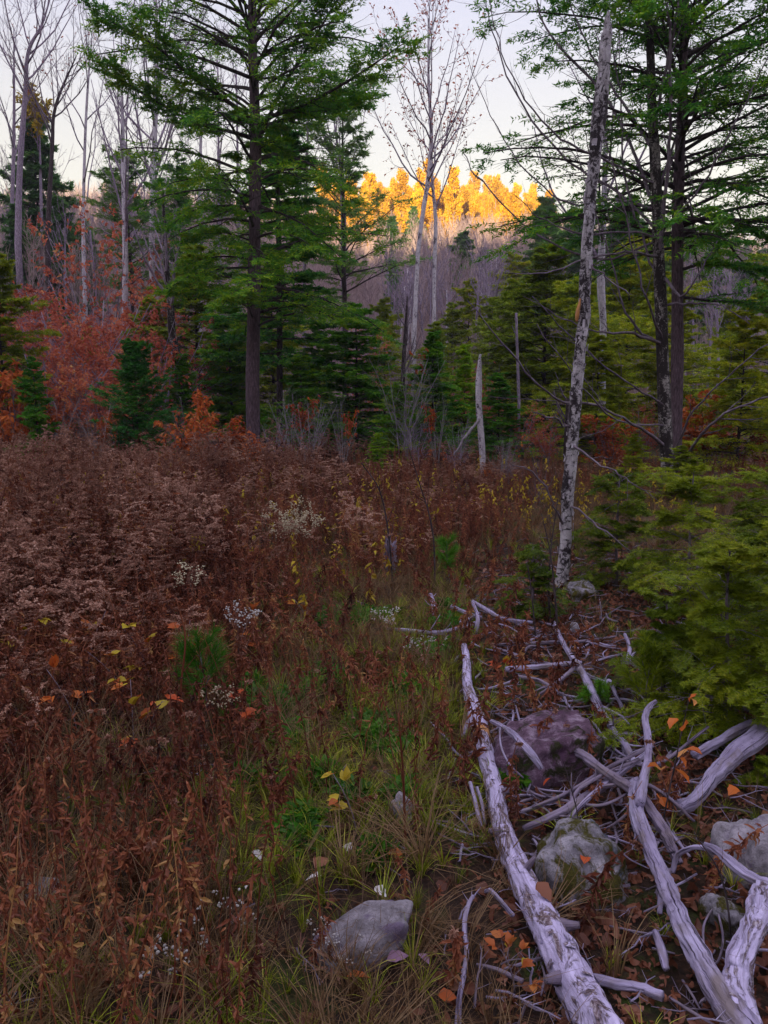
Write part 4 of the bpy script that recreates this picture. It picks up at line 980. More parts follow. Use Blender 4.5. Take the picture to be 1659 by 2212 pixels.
scatter('goldenrod_field', pts[pm], rot[pm], s[pm] * np.array([1.35, 1.35, 1.0]) * (1, 1, 1) * np.stack([np.ones(pm.sum()), np.ones(pm.sum()), rng.uniform(0.75, 1.3, pm.sum())], 1), [w_ for w_, k_ in zip(weeds, (1, 1, 1, 1, 0, 0, 1, 0, 0, 0)) if k_])
scatter('weed_field', pts[~pm], rot[~pm], s[~pm], [w_ for w_, k_ in zip(weeds, (0, 0, 0, 0, 1, 1, 0, 1, 1, 1)) if k_])
low = [proto('withered_herb', weed_geo(rng, rng.uniform(0.25, 0.45), 0.2 * (i == 0), 70, 0.35), [M['weed'], M['plume']]) for i in range(4)]
N = 16000; x = rng.uniform(-5, 1.2, N); y = rng.uniform(1.5, 8, N); px = CX + FOC * x / y
ok = (px > -200) & (rng.uniform(0, 1, N) < 0.55 * (1 - 0.9 * sst(-0.9, -0.2, x - 0.15 * (3 - y))) * (0.12 + 0.88 * sst(2.0, 3.0, y)))
pts = on(x[ok], y[ok]); pts = pts[clear(pts) | (rng.uniform(0, 1, len(pts)) < 0.3)]; rot, s = spread(rng, pts, 0.4, 1.0, 0.25); scatter('withered_herbs', pts, rot, s, low)
ylw = [proto('yellow_herb', weed_geo(rng, rng.uniform(0.6, 0.85), 0, 14, 0.15, 1, 1.5), [M['weed'], M['yellow']]) for i in range(3)]
N = 340; x = rng.uniform(-7, 4, N); y = rng.uniform(4.8, 13, N); ok = (np.abs(x) < y * 0.5) & ~((x > 0.05 * y) & (y < 8)); pts = on(x[ok], y[ok]); rot, s = spread(rng, pts, 0.6, 1.0, 0.15); scatter('yellow_herbs', pts, rot, s, ylw)

# withered dark stalks standing singly over the open grass
N = 320
px = rng.uniform(-40, 1000, N); py = rng.uniform(1380, 2350, N)
pts = np.array([GP(a, b) for a, b in zip(px, py)]); x, y = pts[:, 0], pts[:, 1]
ok = (y < edge.mean() + 2) & (x < 0.10 + 0.07 * y); pts = pts[ok]; pts = pts[~((pts[:, 1] < 2.6) & (np.abs(pts[:, 0]) < 0.32))]
stalk = [proto('stalk', weed_geo(rng, rng.uniform(0.5, 0.8), 0, 16, 0.15), [M['weed'], M['plume']]) for _ in range(4)]
rot, s = spread(rng, pts, 0.35, 0.95, 0.18)
scatter('withered_stalks', pts, rot, s, stalk)

# ------------------------------------------------------------------ grass, ground leaves, litter
def tuft_geo(rng, n, h, w, mat=0, lean=0.6):
    g = Geo(); a = rng.uniform(0, 6.28, n); H = h * rng.uniform(0.5, 1.1, n); le = lean * rng.uniform(0.2, 1.3, n)
    s = np.array([0, 0.35, 0.7, 1.0]); C = np.stack([np.cos(a), np.sin(a), 0 * a], 1)
    b = C * rng.uniform(0, 0.02, (n, 1)); Pp = b[:, None] + C[:, None] * (H * le)[:, None, None] * (s ** 1.8)[None, :, None]
    Pp[:, :, 2] += H[:, None] * (s - 0.35 * le[:, None] * s ** 3)
    S = np.stack([-np.sin(a), np.cos(a), 0 * a], 1)[:, None]; ww = w * np.array([1, 1, 0.6, 0.05])[None, :, None] * rng.uniform(0.7, 1.2, (n, 1, 1))
    v = np.stack([Pp - S * ww / 2, Pp + S * ww / 2], 2).reshape(-1, 3)
    k = np.arange(n)[:, None] * 8
    q = np.concatenate([k + np.array([[0, 1, 3, 2]]), k + np.array([[2, 3, 5, 4]]), k + np.array([[4, 5, 7, 6]])])
    g.add(v, [q], mat=mat, smooth=False); return g
rng = np.random.default_rng(302)
tufts = [proto('grass_tuft', tuft_geo(rng, 26, rng.uniform(0.09, 0.2), 0.0042, lean=rng.uniform(0.5, 1.1)), [M['grass']]) for _ in range(5)]
drys = [proto('dry_tuft', tuft_geo(rng, 22, rng.uniform(0.12, 0.3), 0.0028, lean=rng.uniform(0.7, 1.3)), [M['dry']]) for _ in range(4)]
def field_pts(n, x0, x1, y0, y1, fn):
    x = rng.uniform(x0, x1, n); y = y0 + (y1 - y0) * rng.uniform(0, 1, n) ** 1.3
    px = CX + FOC * x / y; ok = (px > -200) & (px < 1860) & (rng.uniform(0, 1, n) < fn(x, y)); return on(x[ok], y[ok])
debris = lambda x, y: sst(0.12, 0.42, x - 0.10 * (y - 2.0)) * sst(8.5, 6.5, y)      # the strip of dead wood, where little grass grows
gn = lambda x, y: 0.5 + 0.5 * np.sin(2.3 * x + 1.9 * y) * np.sin(3.1 * y - 1.7 * x + 2)
p = field_pts(15000, -3.2, 3, 1.5, 9, lambda x, y: (0.05 + 0.55 * gn(x, y) + 0.35 * sst(-0.9, -0.4, x) * sst(2.1, 2.8, y) * sst(5.5, 4.5, y)) * (1 - 0.93 * debris(x, y)) * (0.25 + 0.75 * sst(-1.3, -0.5, x)) * (0.45 + 0.55 * sst(1.9, 2.8, y)) * (1 - 0.75 * sst(6, 8, y)))
rot, s = spread(rng, p, 0.35, 0.95, 0.15); scatter('grass', p, rot, s, tufts)
p = field_pts(26000, -6, 6, 1.5, 17, lambda x, y: (0.85 - 0.5 * gn(x, y)) * (1 - 0.93 * debris(x, y)) * (0.9 + 0.1 * sst(2, 3, y)))
rot, s = spread(rng, p, 0.45, 1.2, 0.3); scatter('dry_grass', p, rot, s, drys)
def rosette(rng, n, ll, lw, mat=0):
    g = Geo(); a = rng.uniform(0, 6.28, n); D = np.stack([np.cos(a), np.sin(a), rng.uniform(0.1, 0.9, n)], 1); B = D * 0.015 * rng.uniform(0, 2, (n, 1)) + np.array([0, 0, 0.02]) * rng.uniform(0.3, 2, (n, 1))
    leaves(g, rng, B, D, ll, lw, mat); return g
cl = [proto('ground_leaf', rosette(rng, 22, 0.032, 0.02), [M['clover']]) for _ in range(3)]
def patches(specs):
    out = []
    for px, py, rx, n in specs:
        c = GP(px, py); r = rx * kpx(c)
        a = rng.uniform(0, 6.28, n); q = np.sqrt(rng.uniform(0, 1, n)) * r * (0.7 + 0.3 * np.sin(3 * a + px))
        out.append(on(c[0] + np.cos(a) * q, c[1] + np.sin(a) * q * 1.2))
    return np.concatenate(out)
p = patches([(590, 1540, 80, 330), (640, 1600, 40, 120), (520, 1500, 50, 120), (800, 1340, 60, 110), (720, 1345, 50, 80), (630, 1620, 40, 80), (810, 1610, 30, 60), (860, 1640, 40, 90), (960, 1360, 40, 60),
             (820, 1865, 30, 28), (760, 1740, 30, 60), (700, 1690, 30, 40), (1110, 1700, 20, 20), (960, 1320, 30, 40), (870, 1730, 25, 40), (700, 1480, 60, 60), (900, 1500, 60, 50), (560, 1700, 50, 50), (640, 1800, 60, 50), (930, 1420, 50, 60), (780, 1580, 60, 60)])
rot, s = spread(rng, p, 0.6, 1.4, 0.2); scatter('ground_cover', p, rot, s, cl)

def litter_leaf(rng, lobes):
    """a fallen leaf, curled: outline with lobes round a centre"""
    g = Geo(); n = 18; a = np.linspace(0, 2 * math.pi, n, endpoint=False)
    r = 0.032 * (0.62 + 0.38 * np.cos(lobes * a)) * (1 + 0.35 * np.cos(a)) * rng.uniform(0.85, 1.1, n)
    z = 0.012 * np.sin(2 * a + rng.uniform(0, 6)) * rng.uniform(0.5, 1.5) + 0.006
    v = np.vstack([[0, 0, 0.004], np.stack([np.cos(a) * r, np.sin(a) * r * rng.uniform(0.55, 0.9), z], 1)])
    i = np.arange(n); g.add(v, [np.stack([0 * i, 1 + i, 1 + (i + 1) % n], 1)], smooth=False); return g
lit = [proto('litter_leaf', litter_leaf(rng, k), [M['litter']]) for k in (0, 5, 5, 3, 0, 7)]
p = field_pts(42000, -3.5, 4, 1.4, 9.5, lambda x, y: 0.14 + 0.86 * debris(x, y))
p[:, 2] += rng.uniform(0, 0.02, len(p))
rot, s = spread(rng, p, 0.3, 0.95, 0.5); scatter('leaf_litter', p, rot, s, lit)
tw_ = []
for i in range(5):
    g = Geo(); L = rng.uniform(0.12, 0.35); P = np.stack([np.linspace(0, L, 6), np.cumsum(rng.normal(0, 0.006, 6)), 0.008 + np.abs(np.cumsum(rng.normal(0, 0.005, 6)))], 1)
    Rr = np.linspace(0.0035, 0.0015, 6); tubes(g, P, Rr, 4, 0)
    P2, R2, _ = grow(rng, P[None], Rr[None], 4, 0.2, 0.9, 0.7, L * 0.35, K=3, rf=0.6, rmin=0.001); tubes(g, P2, R2, 3, 0)
    tw_.append(proto('twig', g, [M['wood'] if i < 2 else M['wood_brown']]))
p = field_pts(3000, -3.5, 4, 1.4, 9.5, lambda x, y: 0.10 + 0.9 * debris(x, y)); p[:, 2] += rng.uniform(0, 0.03, len(p))
rot, s = spread(rng, p, 0.4, 1.2, 0.12); scatter('twig_litter', p, rot, s, tw_)

# ------------------------------------------------------------------ rocks
def ico(sub):
    import bmesh
    bm = bmesh.new(); bmesh.ops.create_icosphere(bm, subdivisions=sub, radius=1.0)
    v = np.array([q.co[:] for q in bm.verts]); f = np.array([[w.index for w in q.verts] for q in bm.faces]); bm.free(); return v, f
ICO = ico(5)
def lump(seed, v, amp=0.12, fr=2.2):
    rng = np.random.default_rng(seed); d = np.zeros(len(v))
    for o in range(5):
        for _ in range(5):
            k = rng.normal(0, 1, 3) * fr * 1.9 ** o; d += amp * 0.52 ** o * np.sin(v @ k + rng.uniform(0, 6.28))
    return d
def rock(label, px, py, w, h, dep, seed, mat, rz=0.0, sq=0.75, tilt=0.0, amp=0.07, sink=0.34, moss=None, skew=0.0):
    """(px, py): lower edge of the visible face, w and h the size in pixels there, dep in metres"""
    c = GP(px, py); k = kpx(c); hw, hh = w * k / 2, h * k
    v, f = ICO; u = np.sign(v) * np.abs(v) ** sq; u = u * (1 + lump(seed, v, amp))[:, None]
    u = u / np.abs(u).max(0)
    x = u * np.array([hw, dep / 2, hh * (0.5 + sink)])
    x[:, 2] += skew * x[:, 0]
    ct, st = math.cos(rz), math.sin(rz)
    x = np.stack([x[:, 0] * ct - x[:, 1] * st, x[:, 0] * st + x[:, 1] * ct, x[:, 2]], 1)
    g = Geo(); g.add(x, [f])
    o = obj('rock', g.mesh('rock', [M[mat]])); o.location = (c[0], c[1] + dep / 2, c[2] + hh * (0.5 - sink))
    o['label'] = label; o['category'] = 'rock'
    return o
rock('pale grey rock lying alone in the dark grass, raised toward one end', 776, 2108, 245, 92, 0.17, 1, 'rock_grey', 0.12, 0.74, skew=0.42, amp=0.06)
rock('big purplish boulder with a flat top wedged under the birch log', 1192, 1712, 285, 132, 0.42, 2, 'rock_purple', 0.10, 0.68, skew=0.10)
rock('mossy round boulder with a pale blotched crown below the crossed branches', 1284, 1965, 235, 128, 0.32, 3, 'rock_moss', -0.1, 0.8, amp=0.05)
rock('pale lilac boulder at the edge beside the pale root', 1665, 1935, 170, 130, 0.26, 4, 'rock_grey', 0.3, 0.85)
rock('smooth grey stone lying under the young pine boughs', 1598, 1545, 92, 52, 0.28, 5, 'rock_grey', 0.2, 0.75)
rock('low brown stone by the foot of the snapped birch', 1262, 1302, 74, 34, 0.3, 6, 'rock_moss', 0.1, 0.75)
rock('small pale stone poking out of the grass near the log', 872, 1785, 52, 60, 0.10, 7, 'rock_grey', 0.6, 0.8, skew=-0.4)
rock('flat pale stone at the end of the weeds near the bottom', 60, 1972, 130, 34, 0.16, 8, 'rock_grey', -0.1, 0.75)
rock('small round stone among the sticks beyond the square log end', 1243, 1372, 26, 24, 0.10, 9, 'rock_grey', 0, 0.8)
rock('dull lilac stone in the leaves behind the crossed branches', 1590, 2035, 70, 60, 0.16, 10, 'rock_moss', 0.4, 0.75)

# ------------------------------------------------------------------ logs and branches lying in the clearing
def lying(pts, k=6, raise_=0.0):
    """rows (px, py, width px, lift m) -> path resting on the ground plus lift"""
    q = []
    for px, py, w, lift in pts:
        w = w * (0.84 if w > 9 else 1.0)
        p = GP(px, py, lift); r = w * 0.5 * kpx(p)
        p = GP(px, py, lift + r * 0.7); q.append([*p, r])
    c = crom(q, k); return c[:, :3], c[:, 3]
def log(label, pts, mat='wood', seed=1, n=12, rough=0.1, name='branch', cat='branch', twigs=0, parts=(), k=6, group=None, twl=0.25):
    rng = np.random.default_rng(seed); P, Rr = lying(pts, k); g = Geo()
    P[1:-1] += rng.normal(0, 1, P[1:-1].shape) * Rr[1:-1, None] * 0.05
    tubes(g, P, Rr, max(n, 14) if Rr.max() < 0.012 else max(n, 26), 0, rng, rough * 0.45, grain=min(0.11, rough * 0.7))
    if twigs:
        L = np.linalg.norm(P[-1] - P[0]); P2, R2, _ = grow(rng, P[None], Rr[None], twigs, 0.2, 0.98, 0.7, L * twl, up=0.2, K=5, wig=0.15, rf=0.4, rmin=0.002)
        tubes(g, P2, R2, 4, 0)
    b = P[len(P) // 2].copy(); b[2] -= Rr[len(P) // 2]
    for a in g.v: a -= b.astype(np.float32)
    if parts:
        t = thing(name, label, cat, tuple(b), group=group)
        o = obj('stem', g.mesh(name, [M[mat]]), t)
        for nm, ge, mt in parts:
            for a in ge.v: a -= b.astype(np.float32)
            obj(nm, ge.mesh(nm, [M[mt]]), t)
        return t
    o = obj(name, g.mesh(name, [M[mat]])); o.location = tuple(b); o['label'] = label; o['category'] = cat
    if group: o['group'] = group
    return o

# the birch log: two lengths broken apart at a ragged collar
def log_part(pts, seed, n=40, rough=0.06, k=14):
    rng = np.random.default_rng(seed); P, Rr = lying(pts, k); g = Geo(); tubes(g, P, Rr, n, 0, rng, rough, grain=0.03); return g, P, Rr
lo = log_part([(1042, 1592, 36, .05), (1052, 1640, 42, .05), (1066, 1700, 44, .05), (1080, 1770, 46, .04), (1098, 1830, 56, .03), (1125, 1890, 62, .03), (1165, 1970, 74, .02), (1205, 2050, 88, .02), (1245, 2130, 100, .02), (1295, 2220, 112, .02), (1345, 2300, 120, .02)], 1)
up_ = log_part([(1003, 1395, 15, .08), (1008, 1430, 20, .07), (1010, 1480, 26, .07), (1020, 1520, 34, .06), (1034, 1560, 40, .06), (1038, 1578, 38, .06)], 2)
rng = np.random.default_rng(3)
fl = Geo(); P, Rr = lo[1], lo[2]
for i in range(95):                                                   # flakes and torn edges of bark
    t = rng.uniform(0.12, 1.0); c, tn = at(P[None], np.array([[t]])); c = c[0, 0]; tn = tn[0, 0]; r = float(at(Rr[None, :, None], np.array([[t]]))[0][0, 0, 0])
    a = rng.uniform(0, 6.28); A = unit(np.cross(tn, [0, 0, 1])); B = np.cross(A, tn); wd = rng.uniform(0.12, 0.35); L = rng.uniform(0.006, 0.022); vv = []
    for j in range(3):
        for s_ in (-1, 0, 1):
            th = a + wd * s_; vv.append(c + tn * L * (j - 1 + 0.2 * s_) + (np.cos(th) * A + np.sin(th) * B) * (r * 1.04 + 0.004 * rng.uniform(0, 1)))
    fl.add(vv, [np.array([[0, 1, 4, 3], [1, 2, 5, 4], [3, 4, 7, 6], [4, 5, 8, 7]])])
col_ = Geo(); q, r = lying([(1034, 1562, 32, .06), (1038, 1576, 34, .06), (1043, 1596, 32, .055)], 4); tubes(col_, q, r, 24, 0, rng, 0.10, grain=0.12)
stubs = []
for t_, az_, L_, r_ in ((0.08, 0.3, .05, .010), (0.22, 2.6, .07, .012), (0.36, 0.6, .04, .014), (0.50, 1.9, .06, .012), (0.64, 2.9, .05, .016), (0.78, 0.4, .05, .018)):
    q0, tn = at(P[None], np.array([[t_]])); q0 = q0[0, 0]; tn = tn[0, 0]; rr_ = float(at(Rr[None, :, None], np.array([[t_]]))[0][0, 0, 0])
    A = unit(np.cross(tn, [0, 0, 1.0])); B_ = np.cross(A, tn); dd = unit(np.cos(az_) * A + abs(np.sin(az_)) * B_ + 0.4 * tn)
    sg = Geo(); ss = np.linspace(0, 1, 6)[:, None]; tubes(sg, q0 + dd * (rr_ * 0.6 + (L_ + rr_ * 0.4) * ss), r_ * np.linspace(1.25, 0.55, 6), 12, 0, rng, 0.12, grain=0.1); stubs.append(('branch_stub', sg, 'wood_brown'))
b = P[40].copy(); parts = []
t = thing('fallen_log', 'long fallen birch log with flaking bark running down to the lower edge', 'log', tuple(b))
for nm, g, mt in (('lower_stem', lo[0], 'log'), ('upper_stem', up_[0], 'log'), ('broken_collar', col_, 'wood_orange'), ('bark_flakes', fl, 'log'), *stubs):
    for a in g.v: a -= b.astype(np.float32)
    o = obj(nm, g.mesh(nm, [M[mt]]), t)
    if nm == 'bark_flakes': o['kind'] = 'stuff'

log('split grey log with long cracks running to the lower edge', [(1372, 1690, 30, .16), (1378, 1760, 34, .14), (1402, 1830, 38, .12), (1436, 1910, 42, .10), (1462, 1975, 44, .08), (1500, 2050, 52, .07), (1545, 2130, 62, .05), (1610, 2230, 74, .04), (1650, 2300, 80, .04)], 'wood', 11, 20, 0.16, 'fallen_log', 'log', k=10)
log('upright curved white branch hooked at the top above the split grey log', [(1383, 1735, 24, .18), (1389, 1690, 22, .20), (1400, 1640, 18, .22), (1399, 1590, 17, .26), (1394, 1550, 15, .30), (1404, 1525, 13, .33), (1418, 1514, 7, .35)], 'wood', 12, 12, 0.12)
log('grey knotty log crossing over the split one with a knobbed end', [(1246, 1624, 17, .13), (1262, 1634, 22, .14), (1300, 1662, 21, .15), (1345, 1692, 24, .15), (1385, 1722, 26, .15), (1425, 1780, 28, .12), (1450, 1830, 26, .08), (1466, 1866, 22, .05)], 'wood_brown', 13, 16, 0.16, 'fallen_log', 'log', k=10)
log('long bleached bough snaking down between the sticks', [(1196, 1345, 9, .04), (1218, 1392, 11, .05), (1250, 1440, 16, .06), (1275, 1485, 20, .06), (1300, 1540, 20, .06), (1318, 1565, 18, .07), (1332, 1590, 18, .07), (1352, 1612, 18, .08), (1370, 1650, 17, .08)], 'wood', 14, 12, 0.12, twigs=5)
log('smooth bleached pole lying level with a dark broken end', [(1092, 1446, 13, .05), (1150, 1442, 14, .05), (1210, 1436, 15, .05), (1256, 1432, 16, .05)], 'wood', 15, 12, 0.06, 'fallen_pole', 'log')
log('thin pale branch slanting below the smooth level pole', [(1120, 1462, 9, .03), (1170, 1472, 10, .03), (1220, 1505, 7, .02)], 'wood_brown', 16, 8, 0.1)
log('brown stick laid across the snaking bough', [(1165, 1500, 7, .04), (1200, 1478, 9, .08), (1248, 1436, 9, .11)], 'wood_brown', 17, 8, 0.1)
log('thick pale log rising from the tangle into the young pine boughs', [(1462, 1748, 36, .03), (1500, 1728, 34, .05), (1530, 1690, 34, .08), (1560, 1655, 40, .12), (1600, 1620, 46, .14), (1660, 1575, 50, .16)], 'wood', 18, 18, 0.12, 'fallen_log', 'log')
log('second pale log tucked behind the thick rising one', [(1500, 1632, 22, .10), (1540, 1608, 24, .12), (1590, 1580, 24, .14), (1640, 1560, 24, .14)], 'wood', 19, 14, 0.12, 'fallen_log', 'log')
log('torn white splintered branch with an orange underside by the edge', [(1520, 1823, 10, .16), (1545, 1834, 20, .15), (1580, 1862, 26, .13), (1620, 1895, 30, .12), (1680, 1925, 34, .10)], 'wood', 20, 12, 0.2)
log('arched bare branch bending over to meet the splintered one', [(1452, 1885, 13, .03), (1462, 1850, 14, .08), (1490, 1832, 12, .13), (1520, 1832, 12, .14), (1555, 1845, 10, .13)], 'wood', 21, 10, 0.1)
log('pale pitted root trunk standing at the lower edge', [(1650, 1925, 55, .10), (1640, 1975, 58, .09), (1612, 2040, 60, .07), (1590, 2120, 68, .05), (1610, 2230, 92, .02), (1630, 2320, 100, .0)], 'log', 22, 24, 0.14, 'fallen_log', 'log', k=10)
log('wavy white stick standing in the litter beside the birch log', [(1022, 1936, 8, .10), (1012, 1955, 11, .11), (1003, 2000, 13, .08), (1008, 2060, 13, .05), (998, 2120, 15, .03), (990, 2180, 16, .02), (990, 2260, 16, .02)], 'wood', 23, 10, 0.1)
log('short white stick leaning against the birch log above the orange leaves', [(1050, 1925, 12, .10), (1062, 1925, 10, .12), (1085, 1950, 11, .10), (1108, 1978, 12, .06)], 'wood', 24, 8, 0.12)
log('pale dead branch lying under the birch log toward the orange leaves', [(1030, 2085, 10, .02), (1075, 2095, 11, .03), (1130, 2120, 13, .03)], 'wood_brown', 25, 8, 0.1)
log('cut pale stub lying out from under the birch log', [(1270, 2112, 26, .02), (1330, 2125, 25, .02), (1385, 2135, 24, .02), (1432, 2152, 24, .02)], 'wood', 26, 14, 0.08)
log('dark log end beside the mossy round boulder', [(1440, 1960, 18, .01), (1425, 1925, 16, .03), (1446, 1880, 12, .05)], 'wood_brown', 27, 8, 0.15)
log('white forked stick under the split grey log', [(1425, 1975, 14, .01), (1430, 1920, 16, .06), (1452, 1895, 12, .10)], 'wood', 28, 8, 0.15)
log('splintered slab of wood standing in the litter beside the split grey log', [(1415, 2010, 12, .06), (1428, 2050, 22, .04), (1440, 2095, 16, .02)], 'wood', 29, 8, 0.25)
log('loop of bent withered vine beside the split grey log', [(1545, 1955, 4, .04), (1520, 2000, 5, .05), (1525, 2060, 5, .05), (1548, 2080, 5, .04), (1562, 2030, 5, .04), (1552, 1975, 4, .05)], 'wood_brown', 30, 6, 0.05)
log('bent white stick by the top of the boulder on the birch log', [(1062, 1558, 9, .10), (1085, 1570, 12, .14), (1110, 1588, 16, .20), (1140, 1620, 18, .20), (1170, 1660, 14, .14)], 'wood', 31, 10, 0.2)
log('thin bowed stick draped down the purplish boulder', [(1080, 1572, 4, .16), (1082, 1610, 4, .16), (1100, 1650, 4, .14), (1130, 1680, 4, .08)], 'wood', 32, 6, 0.1)
log('knobbed short branch by the collar of the birch log', [(1002, 1590, 12, .03), (1012, 1560, 12, .05), (1022, 1552, 8, .07)], 'wood', 33, 8, 0.15)
log('bundle stick standing along the shaded side of the birch log', [(1040, 1790, 8, .02), (1028, 1740, 9, .06), (1015, 1690, 8, .10)], 'wood', 34, 6, 0.1)
log('second stick standing along the shaded side of the birch log', [(1048, 1780, 6, .02), (1040, 1735, 7, .06), (1030, 1700, 6, .10)], 'wood', 35, 6, 0.1)
log('pale forked brush by the grass before the log collar', [(930, 1560, 3, .03), (960, 1590, 5, .04), (985, 1625, 5, .03), (1010, 1640, 5, .02)], 'wood', 36, 6, 0.1, twigs=6)
log('white forked stump stub beyond the end of the birch log', [(940, 1340, 12, .0), (937, 1310, 14, .05), (930, 1285, 9, .10)], 'wood', 37, 8, 0.2, twigs=2)
log('short lavender stub lying under the white forked stump', [(945, 1345, 8, .01), (955, 1358, 8, .01)], 'wood', 38, 8, 0.1)
log('long thin branch stretched level beyond the birch log', [(835, 1358, 5, .03), (880, 1362, 8, .03), (930, 1367, 11, .03), (975, 1362, 9, .03), (1030, 1345, 8, .04)], 'wood', 39, 8, 0.1, twigs=4)
log('knee shaped white branch standing in the far stick pile', [(1028, 1368, 9, .0), (1032, 1335, 10, .08), (1022, 1302, 8, .12)], 'wood', 40, 8, 0.1)
log('pale stick slanting through the far stick pile', [(975, 1310, 8, .06), (1010, 1325, 10, .05), (1040, 1335, 8, .04)], 'wood', 41, 8, 0.1)
log('long stick sloping down from the far stick pile', [(1020, 1300, 9, .12), (1055, 1320, 9, .08), (1090, 1338, 9, .05), (1150, 1345, 7, .03)], 'wood', 42, 8, 0.1)
log('curved stick crossing low in the far stick pile', [(960, 1352, 8, .02), (1000, 1345, 10, .03), (1035, 1325, 8, .06)], 'wood', 43, 8, 0.1)
log('thin grey pole lying level just beyond the tip of the birch log', [(1060, 1393, 6, .02), (1120, 1392, 8, .02), (1190, 1388, 8, .02), (1260, 1385, 6, .02), (1330, 1375, 4, .02)], 'wood_brown', 44, 6, 0.1)
log('brown rotten bough half sunk beside the tip of the birch log', [(1065, 1400, 10, .0), (1110, 1415, 12, .0), (1170, 1440, 10, .0)], 'wood_brown', 45, 8, 0.15)
log('white stick curving up by the young pine sprig', [(1355, 1432, 9, .01), (1360, 1400, 10, .04), (1350, 1370, 7, .07)], 'wood', 46, 8, 0.1)
log('pale bough angled under the young hemlock boughs', [(1300, 1500, 8, .05), (1315, 1470, 8, .07), (1330, 1500, 10, .05), (1345, 1530, 9, .03)], 'wood', 47, 8, 0.1)
log('short dark branch propped beside the thick rising log', [(1455, 1745, 12, .02), (1468, 1690, 14, .08), (1478, 1640, 10, .15)], 'wood_brown', 48, 8, 0.12)
log('moss green limb lying near the edge by the pale boulder', [(1560, 1812, 10, .04), (1590, 1790, 14, .05), (1640, 1778, 12, .06)], 'wood_brown', 49, 8, 0.1)
rng = np.random.default_rng(99)
pile = [[(1130, 1790, 14, .03), (1200, 1760, 20, .06), (1270, 1720, 24, .08), (1350, 1660, 18, .10)],
        [(1210, 1790, 10, .02), (1250, 1745, 12, .08), (1300, 1700, 14, .12), (1400, 1625, 12, .18)],
        [(1225, 1800, 10, .02), (1240, 1720, 10, .10), (1290, 1680, 8, .14), (1380, 1640, 8, .18)],
        [(1150, 1745, 8, .04), (1230, 1710, 10, .09), (1320, 1655, 10, .14), (1410, 1610, 8, .2)],
        [(1105, 1760, 8, .02), (1180, 1735, 9, .05), (1260, 1700, 10, .09)],
        [(1300, 1700, 8, .13), (1380, 1690, 8, .16), (1440, 1720, 8, .12), (1500, 1775, 6, .05)],
        [(1180, 1720, 5, .05), (1290, 1740, 6, .10), (1360, 1712, 5, .14)],
        [(1420, 1760, 6, .08), (1450, 1800, 7, .05), (1490, 1850, 5, .03)],
        [(1330, 1640, 9, .12), (1420, 1650, 8, .12), (1530, 1570, 5, .2)],
        [(1310, 1790, 5, .02), (1340, 1770, 6, .06), (1370, 1740, 5, .1)],
        [(1280, 1560, 5, .03), (1330, 1620, 6, .06), (1390, 1650, 5, .10)],
        [(1430, 1700, 5, .05), (1500, 1690, 5, .1), (1560, 1720, 4, .04)]]
pl = ['thickest stick of the heap below the crossed branches', 'long grey stick rising through the heap toward the hooked branch', 'forked stick on the near side of the heap', 'upper slanting stick of the heap over the boulder',
      'low dark stick beside the boulder at the base of the heap', 'bent stick looping over the split grey log', 'thin stick crossing flat through the heap', 'thin stick lying along the split grey log',
      'long thin stick pointing at the pine boughs', 'short thin stick behind the mossy boulder', 'thin stick descending from the snaking bough', 'thin stick under the thick rising log']
for i, (pp, lab) in enumerate(zip(pile, pl)):
    log(lab, pp, 'wood' if i % 3 == 1 else 'wood_brown', 60 + i, 8, 0.1, 'stick', 'stick', twigs=3 if i % 2 else 5, twl=0.22)
for i in range(190):                                                  # more sticks strewn over the strip of dead wood
    px, py = (rng.uniform(1000, 1640), rng.uniform(1330, 2190)) if i < 50 else (rng.uniform(960, 1480), rng.uniform(1300, 1850)); a = rng.uniform(0, 3.14); L = rng.uniform(40, 130) * (py / 1700)
    w = rng.uniform(2.5, 6.5) * (py / 1700)
    pts = [(px - math.cos(a) * L / 2, py - math.sin(a) * L / 4, w, .01), (px + rng.normal(0, 5), py + rng.normal(0, 5), w, .03), (px + math.cos(a) * L / 2, py + math.sin(a) * L / 4, w * .6, .02)]
    lm = min([(1186, 1640, 'the big purplish boulder'), (1282, 1860, 'the mossy round boulder'), (1100, 1440, 'the smooth level pole'), (1300, 1560, 'the snaking bleached bough'), (1500, 1720, 'the thick rising log'), (1440, 1930, 'the split grey log'), (1200, 2050, 'the lower birch log'), (1040, 1340, 'the far stick pile'), (1590, 2050, 'the pitted root trunk'), (1560, 1850, 'the splintered white branch')], key=lambda q: (q[0] - px) ** 2 + (q[1] - py) ** 2)[2]
    log('thin ' + ('pale' if i % 2 else 'brown') + ' loose stick lying on the leaf litter near ' + lm, pts, 'wood' if i % 2 else 'wood_brown', 300 + i, 6, 0.1, 'stick', 'stick', twigs=3, group='thin loose sticks strewn over the leaf litter')

